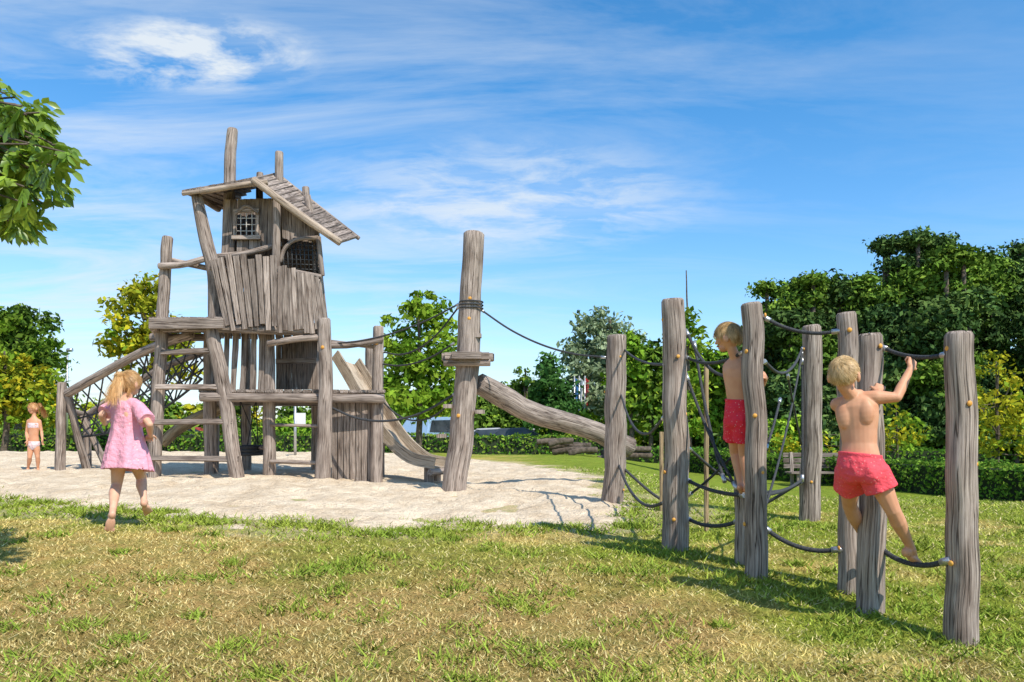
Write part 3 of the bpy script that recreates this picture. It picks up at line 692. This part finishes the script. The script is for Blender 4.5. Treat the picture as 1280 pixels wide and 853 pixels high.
van=[(-2.4,.3),(-2.45,.95),(-2.2,1.1),(-1.6,1.85),(2.35,1.95),(2.4,.3)]; vwin=[(-2.0,1.15),(-1.55,1.72),(2.1,1.8),(2.1,1.15)]
car('parked_van',(546-640)/1000*40,40,1.1,paint('blue_paint',(.25,.36,.5)),van,vwin,4.8,1.9)
for px,D,c,r in ((606,44,(.35,.36,.38),.2),(640,43,(.05,.06,.08),-.1),(672,45,(.4,.4,.4),.1),(470,42,(.5,.5,.52),.3),(235,42,(.3,.04,.03),0)):
    car('parked_car',(px-640)/1000*D,D,r,paint('car_paint',c),sedan,swin)
for px,c in ((718,(.05,.2,.5)),(724,(.7,.7,.7)),(731,(.65,.05,.05))):
    e=empty('flag_pole'); D=44; g=gp((px-640)/1000*D,D); t=P(px,470,D); mb=MB(); mb.tube([g,t],.04,8,3); mb.obj('pole',METAL,e)
    V=[];F=[]
    for i in range(6):
        for j in range(7): V.append((t.x+.05+i*.03+.02*math.sin(j),t.y+.1*math.sin(i*1.1+j*.4),t.z-.1-j*.24-.03*i))
    for i in range(5):
        for j in range(6): a=i*7+j; F.append((a,a+1,a+8,a+7))
    mesh_np('flag',V,F,paint('flag_cloth',c),parent=e,smooth=True)
e=empty('street_lamp'); mb=MB(); D=38; g=gp((84-640)/1000*D,D); t=P(84,438,D); mb.tube([g,t],.05,8,3); mb.tube([t,t+Vector((.25,0,.02))],.09,8,2); mb.obj('pole_and_head',METAL,e)
e=empty('information_sign'); mb=MB(); D=20; g=gp((369-640)/1000*D,D); t=P(369,505,D); mb.tube([g,t],.035,8,2); mb.obj('pole',METAL,e); mb=MB(); c=P(376,524,D); mb.plank(c+Vector((0,0,-.15)),c+Vector((0,0,.15)),(1,0,0),.24,.02,jit=0); mb.obj('panel',paint('sign_white',(.7,.7,.7)),e)
e=empty('park_bench'); mb=MB(); x,y=7.8,20.0; z=float(gz(x,y))-.12
for i in range(4): mb.plank((x-.9,y-.2+i*.13,z+.45),(x+.9,y-.2+i*.13,z+.45),(0,1,0),.11,.04,tint=.7)
for i in range(3): mb.plank((x-.9,y+.32+i*.03,z+.6+i*.14),(x+.9,y+.32+i*.03,z+.6+i*.14),(0,0,1),.11,.035,tint=.7)
for s in(-.7,.7):
    mb.plank((x+s,y-.15,z-.05),(x+s,y-.15,z+.44),(1,0,0),.08,.08); mb.plank((x+s,y+.25,z-.05),(x+s,y+.36,z+.95),(1,0,0),.08,.06)
mb.obj('slats_and_legs',WOOD,e)
e=empty('log_pile'); mb=MB()
for k in range(11):
    x=random.uniform(1.0,4.2); y=26+random.uniform(-1,1); a=random.uniform(-.5,.5); g=gp(x,y,.12+.14*(k%3)); d=Vector((math.cos(a),math.sin(a),random.uniform(-.05,.2)))*random.uniform(.3,.9); mb.log([g-d,g+Vector((0,0,.06)),g+d],.1)
mb.obj('logs',BARK,e)
# ---------------------------------------------------------------- people
def skinmat(name,c):
    m,nt,b=newmat(name); L=nt.links; tc=N(nt,'ShaderNodeTexCoord'); n=N(nt,'ShaderNodeTexNoise',Scale=14,Detail=4); L.new(tc.outputs['Object'],n.inputs['Vector'])
    r=ramp(nt,[(.35,(c[0]*.92,c[1]*.84,c[2]*.80)),(.65,c)]); L.new(n.outputs['Fac'],r.inputs[0]); L.new(r.outputs[0],b.inputs['Base Color'])
    b.inputs['Roughness'].default_value=.5; b.inputs['Specular IOR Level'].default_value=.3
    return m
SKIN=skinmat('skin_tanned',(.68,.35,.205)); SKIN2=skinmat('skin_fair',(.74,.43,.29))
EYEW=mat_noise('eye_white',(.75,.75,.73),(.8,.8,.78),5,.2,0); IRIS=mat_noise('iris',(.05,.08,.12),(.06,.1,.14),5,.2,0); LIP=mat_noise('lip',(.5,.18,.15),(.55,.2,.17),9,.5,0)
HAIRM=leafmat('hair',.15,.45,.04)
def cloth(name,c1,c2,sc=30,thr=.55):
    m,nt,b=newmat(name); L=nt.links; tc=N(nt,'ShaderNodeTexCoord'); v=N(nt,'ShaderNodeTexVoronoi',Scale=sc); L.new(tc.outputs['Object'],v.inputs['Vector'])
    r=ramp(nt,[(.16,c2),(.24,c1)]); L.new(v.outputs['Distance'],r.inputs[0]); L.new(r.outputs[0],b.inputs['Base Color']); b.inputs['Roughness'].default_value=.8
    n=N(nt,'ShaderNodeTexNoise',Scale=18,Detail=3); L.new(tc.outputs['Object'],n.inputs['Vector']); bp=N(nt,'ShaderNodeBump',Strength=.8,Distance=.03); L.new(n.outputs['Fac'],bp.inputs['Height']); L.new(bp.outputs[0],b.inputs['Normal'])
    return m
def ringloft(mb,rings,seg=24,fold=0,nf=9):
    base=len(mb.v)
    for i,(c,u,v) in enumerate(rings):
        for j in range(seg):
            th=2*math.pi*j/seg; k=1+fold*(i/len(rings))*math.sin(th*nf+i*.3)
            p=c+u*math.cos(th)*k+v*math.sin(th)*k; mb.v.append(p); mb.g.append(tuple(p)); mb.t.append(1)
    for i in range(len(rings)-1):
        for j in range(seg):
            a=base+i*seg+j;b=base+i*seg+(j+1)%seg; mb.f.append((a,b,b+seg,a+seg)); mb.sm.append(True)
    mb.f.append(tuple(base+j for j in range(seg))[::-1]); mb.sm.append(True)
    mb.f.append(tuple(base+(len(rings)-1)*seg+j for j in range(seg))); mb.sm.append(True)
def hand(mb,w,d,n,side,curl,s):
    d=d.normalized(); n=(n-d*n.dot(d)).normalized(); a=d.cross(n).normalized()*side
    mb.ell(w+d*.036*s,d*.042*s,a*.033*s,n*.015*s,8)
    for k,(o,L) in enumerate(((.025,.9),(.009,1.05),(-.008,1.0),(-.024,.8))):
        p=w+d*.066*s+a*o*s; dr=(d+a*o*4).normalized(); pts=[w+d*.04*s+a*o*s,p]
        ang=0
        for q,l in enumerate((.028,.019,.015)):
            ang+=curl*(.8 if q==0 else 1.0)
            dd=dr*math.cos(ang)+n*math.sin(ang); p=p+dd*l*L*s; pts.append(p)
        mb.chain(pts,[.0085*s,.0075*s,.007*s,.0065*s,.0055*s],8)
    t0=w+d*.016*s+a*.022*s; t1=t0+(a*.75+d*.6+n*.35).normalized()*.03*s; t2=t1+(a*.25+d*.7+n*(.3+curl*.5)).normalized()*.024*s
    mb.chain([t0,t1,t2],[.012*s,.009*s,.0065*s],8)
def foot(mb,ank,toe,up,s,side):
    d=(toe-ank); d.normalize(); n=(up-d*up.dot(d)).normalized(); a=d.cross(n).normalized()
    sole=ank-n*.035*s
    mb.ell(sole-d*.02*s+n*.003*s,d*.034*s,a*.026*s,n*.028*s,8)
    mb.rc(ank-n*.008*s,sole+d*.075*s-n*.002*s,.030*s,.017*s,10); mb.ell(sole+d*.06*s-n*.006*s,d*.065*s,a*.036*s,n*.018*s,8)
    for k in range(5):
        o=(k-2)*.0145*s*side; L=(.034,.031,.028,.024,.019)[k]*s; r=(.011,.0085,.0082,.0078,.007)[k]*s
        mb.rc(sole+d*.10*s+a*o-n*.008*s-d*abs(k-1)*.004*s,sole+d*.10*s+d*L+a*o*1.05-n*.012*s-d*k*.004*s,r,r*.85,8)
def lerp(a,b,t): return a+(b-a)*t
def person(name,J,s,skin,vox,face,hs=1.0,curl=(1.1,1.1),palm=None,hup=Vector((0,0,1))):
    e=empty(name); mb=MB(); V=lambda k:Vector(J[k])
    sL,sR,hL,hR=V('sL'),V('sR'),V('hL'),V('hR'); nk=V('neck'); pv=(hL+hR)/2
    SW=(sR-sL).normalized(); HW=(hR-hL).normalized(); sp=(nk-pv)
    F=sp.normalized().cross(SW).normalized()
    if F.dot(face)<0: F=-F     # chest points the way the person faces
    rings=[]
    for t,a,b in ((-.16,.045,.05),(-.09,.095,.07),(0,.110,.076),(.14,.106,.070),(.32,.092,.062),(.5,.098,.066),(.68,.112,.073),(.82,.116,.072),(.92,.098,.058),(.99,.06,.044),(1.06,.036,.036)):
        u=HW.lerp(SW,min(1,max(0,t))).normalized(); v=sp.normalized().cross(u).normalized()
        bend=F*(.02*math.sin(math.pi*max(0,min(1,t))))*s
        rings.append((pv+sp*t+bend*.5,u*a*s,v*b*s))
    ringloft(mb,rings)
    hc=V('head')
    mb.rc(nk-sp.normalized()*.03*s,hc-Vector((0,0,.05*hs))-face*.012*hs,.041*s,.036*s)
    for sg in(-1,1):
        mb.ell(lerp(pv,nk,.72)-F*.042*s+SW*.055*s*sg,SW*.045*s,F*.028*s,sp.normalized()*.075*s,8)
        mb.ell(lerp(pv,nk,.74)+F*.045*s+SW*.05*s*sg,SW*.045*s,F*.028*s,sp.normalized()*.045*s,8)
    for S_,E,Wd,sd,k in ((sL,V('eL'),V('wL'),1,0),(sR,V('eR'),V('wR'),-1,1)):
        mb.rc(lerp(S_,nk,.55)-sp.normalized()*.01,S_,.038*s,.040*s)
        mb.chain([S_,lerp(S_,E,.4),E],[.040*s,.035*s,.026*s]); mb.chain([E,lerp(E,Wd,.3),Wd],[.027*s,.029*s,.018*s])
        pn=Vector(palm[k]) if palm else F
        tgt=V('gL' if k==0 else 'gR') if ('gL' if k==0 else 'gR') in J else Wd+(Wd-E)
        mb.rc(Wd,Wd+(tgt-Wd).normalized()*.02*s,.019*s,.018*s); hand(mb,Wd,tgt-Wd,pn,sd,curl[k],s*.95)
    for Hh,K,A_,T_,sd in ((hL,V('kL'),V('aL'),V('tL'),1),(hR,V('kR'),V('aR'),V('tR'),-1)):
        mb.chain([lerp(Hh,pv,.2),lerp(Hh,K,.35),K],[.066*s,.061*s,.041*s])
        back=-F
        mb.chain([K,lerp(K,A_,.3)+back*.008*s,lerp(K,A_,.75),A_],[.040*s,.043*s,.027*s,.024*s])
        upd=(K-A_).normalized(); foot(mb,A_,T_,upd,s,-sd)
    for sg in(-1,1): mb.ell(pv-F*.030*s+HW*sg*.048*s-sp.normalized()*.03*s,HW*.052*s,F*.050*s,sp.normalized()*.055*s,8)
    f=face.normalized(); up=(hup-f*f.dot(hup)).normalized(); r=f.cross(up).normalized(); h=hs
    def hd(x,y,z):
        if z<0: k=1+.30*z*(1 if y>0 else .9); x*=k; y=y*(1+.12*z) if y>0 else y*(1+.35*z)
        return x,y,z
    mb.ell(hc+up*.01*h,r*.068*h,f*.085*h,up*.088*h,16,hd)
    mb.ell(hc-up*.055*h+f*.045*h,r*.04*h,f*.03*h,up*.03*h,8); mb.ell(hc+f*.055*h-up*.018*h+r*.03*h,r*.022*h,f*.02*h,up*.02*h,8); mb.ell(hc+f*.055*h-up*.018*h-r*.03*h,r*.022*h,f*.02*h,up*.02*h,8)
    mb.rc(hc+f*.078*h+up*.008*h,hc+f*.09*h-up*.018*h,.006*h,.010*h,8); mb.ell(hc+f*.086*h-up*.02*h,r*.014*h,f*.009*h,up*.007*h,6)
    mb.ell(hc+f*.076*h+up*.028*h,r*.045*h,f*.010*h,up*.008*h,8)
    for sg in(-1,1):
        mb.ell(hc+r*sg*.075*h-f*.008*h-up*.008*h,r*.013*h+f*-.006*h,f*.019*h,up*.029*h,8)
    o=mb.obj('body',skin,e); remesh(o,vox,2)
    ey=MB(); ir=MB(); lp=MB(); bw=MB()
    for sg in(-1,1):
        c=hc+f*.073*h+r*sg*.028*h+up*.008*h; ey.ell(c,r*.011*h,f*.009*h,up*.007*h,6); ir.ell(c+f*.006*h,r*.005*h,f*.005*h,up*.005*h,6)
        bw.rc(hc+f*.083*h+r*sg*.018*h+up*.026*h,hc+f*.076*h+r*sg*.042*h+up*.026*h,.004*h,.003*h,6)
    lp.rc(hc+f*.079*h-up*.042*h-r*.015*h,hc+f*.079*h-up*.042*h+r*.015*h,.006*h,.006*h,6)
    ey.obj('eyes',EYEW,e); ir.obj('irises',IRIS,e); lp.obj('lips',LIP,e); bw.obj('eyebrows',mat_noise('brow_hair',(.3,.2,.09),(.36,.25,.12),20,.8,0),e)
    return e,dict(hc=hc,f=f,up=up,r=r,h=h,pv=pv,nk=nk,sp=sp,SW=SW,HW=HW,F=F,s=s,J=J)
def hair(e,B,cols,n=2600,L=.05,ext=None,low=-.5,thick=0.0):
    hc,f,up,r,h=B['hc'],B['f'],B['up'],B['r'],B['h']; m=28
    def zmin(x,y):
        z=lerp(low,.45,((y+1)/2)**1.3)
        if abs(x)>.8 and -.45<y<.35: z=max(z,.05)
        return z
    def surf(x,y,z,k=1.0):
        if z<0: kk=1+.27*z; xx=x*kk; yy=y*(1+.34*z) if y<0 else y
        else: xx=x;yy=y
        return hc+up*.010*h+(r*xx*.0735+f*yy*.090+up*z*.094)*h*(k+thick)
    verts=[];faces=[]
    for i in range(m+1):
        ph=math.pi*i/m
        for j in range(2*m):
            th=math.pi*j/m; x=math.sin(ph)*math.cos(th);y=math.sin(ph)*math.sin(th);z=math.cos(ph)
            verts.append(surf(x,y,z,1.0+.03*noise.noise(Vector((x*3,y*3,z*3)))))
    for i in range(m):
        for j in range(2*m):
            a=i*2*m+j;b=i*2*m+(j+1)%(2*m)
            ph=math.pi*(i+.5)/m; th=math.pi*(j+.5)/m; x=math.sin(ph)*math.cos(th); y=math.sin(ph)*math.sin(th); z=math.cos(ph)
            if z>zmin(x,y)+.05: faces.append((a,b,b+2*m,a+2*m))
    cb=np.array(cols[0])*.8
    V=[tuple(v) for v in verts]; mesh_np('hair_cap',V,faces,HAIRM,np.tile(cb,(len(V),1)),e,smooth=True)
    V=[];F=[];C=[]
    def strand(p,d,nrm,L,w,droop,c,lift=.05):
        o=len(V); sd=d.cross(nrm).normalized()
        for q in range(4):
            t=q/3; pp=p+d*L*t+nrm*(L*lift*math.sin(t*2.6)-L*L*t*t*3.5*(1 if lift<.1 else 0))+Vector((0,0,-droop*L*t*t)); ww=w*(1-t*.85)
            V.append(tuple(pp-sd*ww)); V.append(tuple(pp+sd*ww)); C.append(c*(.9+.2*t)); C.append(c*(.9+.2*t))
        for q in range(3): F.append((o+2*q,o+2*q+1,o+2*q+3,o+2*q+2))
    for i in range(n):
        while True:
            x,y,z=[random.gauss(0,1) for _ in range(3)]; l=math.sqrt(x*x+y*y+z*z); x/=l;y/=l;z/=l
            if z>zmin(x,y): break
        p=surf(x,y,z); nr=(r*x+f*y+up*z).normalized()
        crown=hc+up*.09*h-f*.05*h; d=(p-crown); 
        d=(d-nr*d.dot(nr)); d=d.normalized() if d.length>1e-4 else f
        swirl=nr.cross(d)*.35
        d=(d+swirl+nr*.06+Vector([random.gauss(0,.10) for _ in range(3)])).normalized()
        g=min(1,max(0,.5+.9*noise.noise(Vector((x*5,y*5,z*5)))+random.uniform(-.35,.35))); c=np.array(cols[0])*(1-g)+np.array(cols[1])*g
        strand(p+nr*.001,d,nr,L*h*random.uniform(.6,1.15),.0016*h,0.05,c)
    if ext: ext(strand,B,cols)
    mesh_np('hair_strands',V,F,HAIRM,np.array(C),e)
def shorts(e,B,mat,top=.16,legt=.5,flare=1.0,vox=.006):
    mb=MB(); s=B['s']; pv,sp,HW,F,J=B['pv'],B['sp'],B['HW'],B['F'],B['J']; v=sp.normalized().cross(HW).normalized()
    rings=[]
    for t,a,b in ((-.22,.075,.072),(-.14,.118,.100),(-.03,.130,.104),(.06,.124,.096),(top,.114,.082),(top+.015,.118,.086),(top+.045,.118,.086)):
        rings.append((pv+sp*t-F*.006*s,HW*a*s,v*b*s))
    ringloft(mb,rings)
    for sg in(-1,1): mb.ell(pv-F*.032*s+HW*sg*.048*s-sp.normalized()*.03*s,HW*.070*s,F*.070*s,sp.normalized()*.078*s,10)
    for Hh,K in ((Vector(J['hL']),Vector(J['kL'])),(Vector(J['hR']),Vector(J['kR']))):
        d=(K-Hh); u=(HW-d.normalized()*HW.dot(d.normalized())).normalized(); w=d.normalized().cross(u); h0=lerp(Hh,pv,.12)
        mb.rc(lerp(Hh,pv,.2),lerp(Hh,K,.25),.080*s,.078*s)
        ringloft(mb,[(h0-d*.08,u*.06*s,w*.07*s),(h0+d*.1,u*.084*s,w*.090*s),(lerp(h0,K,legt*.7),u*.082*s*flare,w*.087*s*flare),(lerp(h0,K,legt),u*.085*s*flare,w*.090*s*flare)],30,.07,5)
    o=mb.obj('shorts',mat,e); remesh(o,vox,2)
RED=cloth('red_patterned_cloth',(.80,.02,.05),(.80,.26,.28),52); CORAL=cloth('coral_patterned_cloth',(.84,.075,.10),(.88,.22,.22),52)
BL=[(.48,.30,.12),(.90,.66,.36)]
J=dict(head=P(1055,470,4.40),neck=P(1069,494,4.43),sL=P(1047,506,4.49),sR=P(1096,497,4.37),hL=P(1062,582,4.42),hR=P(1091,585,4.33),
 eL=P(1078,514,4.58),wL=P(1097,492,4.56),gL=P(1103,478,4.60),eR=P(1121,497,4.34),wR=P(1138,461,4.43),gR=P(1142,446,4.47),
 kL=P(1062,632,4.64),aL=P(1082,676,4.85),tL=P(1092,689,5.0),kR=P(1116,638,4.31),aR=P(1139,686,4.42),tR=P(1160,702,4.50))
e,B=person('boy_in_coral_shorts',J,1.0,SKIN,.005,Vector((.62,.76,.12)),1.03,(1.25,1.25),((.3,.9,.1),(0,.9,.3)))
hair(e,B,BL,4200,.032,low=-.42); shorts(e,B,CORAL,.14,.52,1.02)
J=dict(head=P(911,423,5.52),neck=P(921,448,5.54),sL=P(910,459,5.63),sR=P(938,460,5.50),hL=P(918,521,5.58),hR=P(931,522,5.50),
 eL=P(914,492,5.72),wL=P(924,472,5.72),gL=P(929,462,5.72),eR=P(951,482,5.50),wR=P(957,473,5.43),gR=P(955,468,5.36),
 kL=P(919,566,5.68),aL=P(926,606,5.62),tL=P(934,614,5.72),kR=P(930,569,5.58),aR=P(934,606,5.54),tR=P(940,615,5.66))
e,B=person('boy_in_red_shorts',J,.94,SKIN,.005,Vector((-.80,.58,-.12)),1.04,(1.2,1.2),((.3,.9,.1),(-.9,-.2,0)))
hair(e,B,[(.36,.22,.08),(.80,.55,.27)],3800,.042,low=-.42,thick=.04); shorts(e,B,RED,.26,.62,1.0)
# girl running away from the camera, leaning into the stride
J=dict(head=P(162,480,6.86),neck=P(158,500,6.82),sL=P(141,508,6.90),sR=P(174,511,6.74),hL=P(150,563,6.76),hR=P(165,563,6.72),
 eL=P(127,519,6.80),wL=P(131,530,7.02),gL=P(136,524,7.08),eR=P(187,531,6.60),wR=P(188,545,6.80),gR=P(186,546,6.90),
 kL=P(146,606,6.84),aL=P(140,644,6.56),tL=P(136,664,6.60),kR=P(177,598,6.98),aR=P(180,627,6.84),tR=P(187,638,6.98))
e,B=person('girl_in_pink_dress',J,1.08,SKIN2,.006,Vector((.35,.93,-.05)),1.08,(.7,.7),((0,0,-1),(0,0,-1)))
def gext(strand,B,cols):
    h=B['h']; b=B['hc']+B['up']*.045*h-B['f']*.105*h
    def cc():
        g=random.random(); return np.array(cols[0])*(1-g)+np.array(cols[1])*g
    for k in range(500):
        n_=Vector([random.gauss(0,1) for _ in range(3)]).normalized(); t_=n_.cross(B['f']+Vector([random.gauss(0,.3) for _ in range(3)])).normalized()
        strand(b+n_*.028*h,(t_+n_*.1).normalized(),n_,random.uniform(.03,.05)*h,.0026,.1,cc(),.05)
    for k in range(520):  # ponytail swinging out behind
        strand(b+B['r']*random.gauss(0,.012)+B['up']*random.gauss(0,.010),(B['r']*random.uniform(.0,.45)-B['f']*.55+Vector((random.gauss(0,.10),0,-.75+random.gauss(0,.12)))).normalized(),Vector((0,0,1)),random.uniform(.12,.24)*h,.003,.30,cc(),.15)
    for k in range(260):
        sg=random.choice((-1,1)); strand(B['hc']-B['f']*.05*h+B['r']*sg*.055*h-B['up']*random.uniform(.0,.05),(Vector((random.gauss(0,.15),random.gauss(0,.15),-1))).normalized(),-B['f'],random.uniform(.03,.09)*h,.0025,0,cc(),.1)
hair(e,B,[(.46,.24,.085),(.88,.57,.27)],3400,.06,ext=gext,low=-.6)
PINK=cloth('pink_cotton',(.82,.36,.45),(.85,.52,.56),26)
mb=MB(); s=B['s']; pv,nk,sp,SW,HW,F=B['pv'],B['nk'],B['sp'],B['SW'],B['HW'],B['F']; rings=[]
prof=[(.97,.07,.055),(.93,.105,.07),(.84,.132,.090),(.65,.13,.096),(.42,.128,.098),(.2,.145,.112),(0,.165,.130),(-.22,.185,.145),(-.40,.20,.158),(-.395,.188,.146),(-.15,.14,.10)]
for t,a,b in prof:
    u=HW.lerp(SW,max(0,min(1,t))); v=sp.normalized().cross(u).normalized(); rings.append((pv+sp*t+Vector((-.01,.04,0))*(1-t),u*a*s,v*b*s))
ringloft(mb,rings,48,.16,7)
for S_,E in ((Vector(J['sL']),Vector(J['eL'])),(Vector(J['sR']),Vector(J['eR']))):
    mb.rc(lerp(S_,nk,.5),S_,.052*s,.054*s); d=(E-S_); u=d.orthogonal().normalized(); w=d.normalized().cross(u)
    ringloft(mb,[(S_-d*.1,u*.05*s,w*.05*s),(lerp(S_,E,.35),u*.058*s,w*.058*s),(lerp(S_,E,.75),u*.064*s,w*.064*s)],20,.06,5)
o=mb.obj('dress',PINK,e); remesh(o,.007,1)
J=dict(head=P(42,512,13.5),neck=P(42.5,523,13.5),sL=P(36,528,13.5),sR=P(49,528,13.5),hL=P(39,557,13.5),hR=P(45.5,557,13.5),
 eL=P(33,542,13.5),wL=P(34,552,13.4),gL=P(34,557,13.4),eR=P(52,541,13.5),wR=P(53,551,13.4),gR=P(53,556,13.4),
 kL=P(37,573,13.46),aL=P(35,587,13.55),tL=P(33,590.5,13.35),kR=P(47,573,13.5),aR=P(47.5,587,13.55),tR=P(48,590.5,13.35))
for a,b in (('sL','sR'),('hL','hR'),('eL','eR'),('wL','wR'),('gL','gR'),('kL','kR'),('aL','aR'),('tL','tR')): J[a],J[b]=J[b],J[a]
zg=float(gz(J['aL'].x,13.5)); dz=zg+.05-J['aL'].z
for k in J: J[k]=J[k]+Vector((0,0,dz))
e,B=person('girl_in_bikini',J,.86,SKIN,.006,Vector((-.5,-.8,-.15)),.98,(.4,.4),((1,0,0),(-1,0,0)))
hair(e,B,[(.50,.24,.09),(.82,.50,.22)],1500,.05,ext=gext,low=-.55)
BIK=cloth('bikini_cloth',(.75,.6,.6),(.8,.2,.3),30); mb=MB(); s=B['s']; pv,sp,HW=B['pv'],B['sp'],B['HW']; v=sp.normalized().cross(HW).normalized()
ringloft(mb,[(pv+sp*t,HW*a*s,v*b*s) for t,a,b in ((-.2,.05,.06),(-.12,.098,.085),(0,.122,.09),(.12,.116,.08))]); ringloft(mb,[(pv+sp*t,HW*a*s,v*b*s) for t,a,b in ((.6,.112,.08),(.7,.12,.086),(.8,.122,.082))])
o=mb.obj('bikini',BIK,e); remesh(o,.008,1)
# ---------------------------------------------------------------- world, sun, camera
el=math.radians(50); dirv=Vector((.62,-.78,0)).normalized(); az=math.atan2(dirv.x,dirv.y)
w=bpy.data.worlds.new('World'); S.world=w; w.use_nodes=True; nt=w.node_tree; L=nt.links; bg=nt.nodes['Background']; bg.inputs[1].default_value=.105
sky=N(nt,'ShaderNodeTexSky',sky_type='NISHITA'); sky.sun_disc=False; sky.sun_elevation=el; sky.sun_rotation=az; sky.air_density=1.0; sky.dust_density=.4; sky.ozone_density=2.0
tc=N(nt,'ShaderNodeTexCoord'); sx=N(nt,'ShaderNodeSeparateXYZ'); L.new(tc.outputs['Generated'],sx.inputs[0])
def M_(op,a,b=None,c=None):
    n=nt.nodes.new('ShaderNodeMath'); n.operation=op
    for i,q in enumerate((a,b,c)):
        if q is None: continue
        if isinstance(q,(int,float)): n.inputs[i].default_value=q
        else: L.new(q,n.inputs[i])
    return n.outputs[0]
tint=ramp(nt,[(.0,(.78,.84,.92)),(.10,(.62,.82,.98)),(.22,(.46,.79,1.0)),(.42,(.26,.74,1.0)),(.75,(.40,.72,.9))]); L.new(sx.outputs[2],tint.inputs[0])
tm=N(nt,'ShaderNodeMix',data_type='RGBA',blend_type='MULTIPLY'); tm.inputs[0].default_value=1; L.new(sky.outputs[0],tm.inputs[6]); L.new(tint.outputs[0],tm.inputs[7])
gain=N(nt,'ShaderNodeVectorMath',operation='SCALE'); L.new(tm.outputs[2],gain.inputs[0]); gain.inputs['Scale'].default_value=2.0
den=M_('ADD',M_('MAXIMUM',sx.outputs[2],0.0),.12); u=M_('DIVIDE',sx.outputs[0],den); v=M_('DIVIDE',sx.outputs[1],den)
cb=nt.nodes.new('ShaderNodeCombineXYZ'); L.new(u,cb.inputs[0]); L.new(v,cb.inputs[1])
def cl(scale,rot,loc,ns,det,ro,dist,stops):
    mp=nt.nodes.new('ShaderNodeMapping'); mp.inputs['Scale'].default_value=scale; mp.inputs['Rotation'].default_value=(0,0,rot); mp.inputs['Location'].default_value=loc
    L.new(cb.outputs[0],mp.inputs[0]); n=N(nt,'ShaderNodeTexNoise',Scale=ns,Detail=det,Roughness=ro,Distortion=dist); L.new(mp.outputs[0],n.inputs['Vector'])
    r=ramp(nt,stops); L.new(n.outputs['Fac'],r.inputs[0]); return r.outputs[0]
c1=cl((.5,1.4,1),.25,(3.1,1.2,0),1.6,7,.64,.6,[(.42,(0,0,0)),(.76,(1,1,1))])
c3=cl((1.0,1.5,1),0,(1.3,2.4,0),3.6,6,.62,.3,[(.44,(0,0,0)),(.60,(1,1,1))])
def blob(px,py,ru,rv):
    d=Vector(((px-640)/1000,1,(HY-py)/1000)).normalized(); de=d.z+.12; u0,v0=d.x/de,d.y/de
    a=M_('POWER',M_('ABSOLUTE',M_('MULTIPLY',M_('SUBTRACT',u,u0),1/ru)),2.0); b=M_('POWER',M_('ABSOLUTE',M_('MULTIPLY',M_('SUBTRACT',v,v0),1/rv)),2.0)
    return M_('MAXIMUM',M_('SUBTRACT',1.0,M_('ADD',a,b)),0.0)
puffs=M_('MULTIPLY',M_('ADD',blob(238,70,.30,.16),M_('MULTIPLY',blob(640,255,.7,.5),.45)),c3)
left=M_('MULTIPLY_ADD',u,-.36,.50); left=M_('MINIMUM',M_('MAXIMUM',left,.16),1.0)
tot=M_('ADD',M_('MULTIPLY',M_('MULTIPLY',c1,left),.9),M_('MULTIPLY',puffs,1.1))
hz=M_('MULTIPLY',M_('POWER',M_('SUBTRACT',1.0,M_('MAXIMUM',sx.outputs[2],0.0)),6.0),M_('MULTIPLY',left,.40))
tot=M_('MINIMUM',M_('ADD',tot,hz),.92)
mx=N(nt,'ShaderNodeMix',data_type='RGBA'); L.new(tot,mx.inputs[0]); L.new(gain.outputs[0],mx.inputs[6]); mx.inputs[7].default_value=(7.9,8.5,9.0,1)
L.new(mx.outputs[2],bg.inputs[0])
sd=bpy.data.lights.new('sun','SUN'); sd.energy=5.0; sd.angle=math.radians(.5); sd.color=(1,.94,.84)
so=bpy.data.objects.new('sun',sd); S.collection.objects.link(so)
ld=-(dirv*math.cos(el)+Vector((0,0,math.sin(el)))); so.rotation_euler=ld.to_track_quat('-Z','Y').to_euler(); so.location=(5,-5,10)
cam=bpy.data.cameras.new('camera'); cam.sensor_width=36; cam.lens=36*1000/1280; cam.shift_y=(HY-426.5)/1280; cam.clip_end=3000; cam.clip_start=.05
co=bpy.data.objects.new('camera',cam); S.collection.objects.link(co); co.location=(0,0,CAMZ); co.rotation_euler=(math.radians(90),0,0); S.camera=co
S.view_settings.view_transform='Standard'; S.view_settings.look='None'; S.view_settings.exposure=0
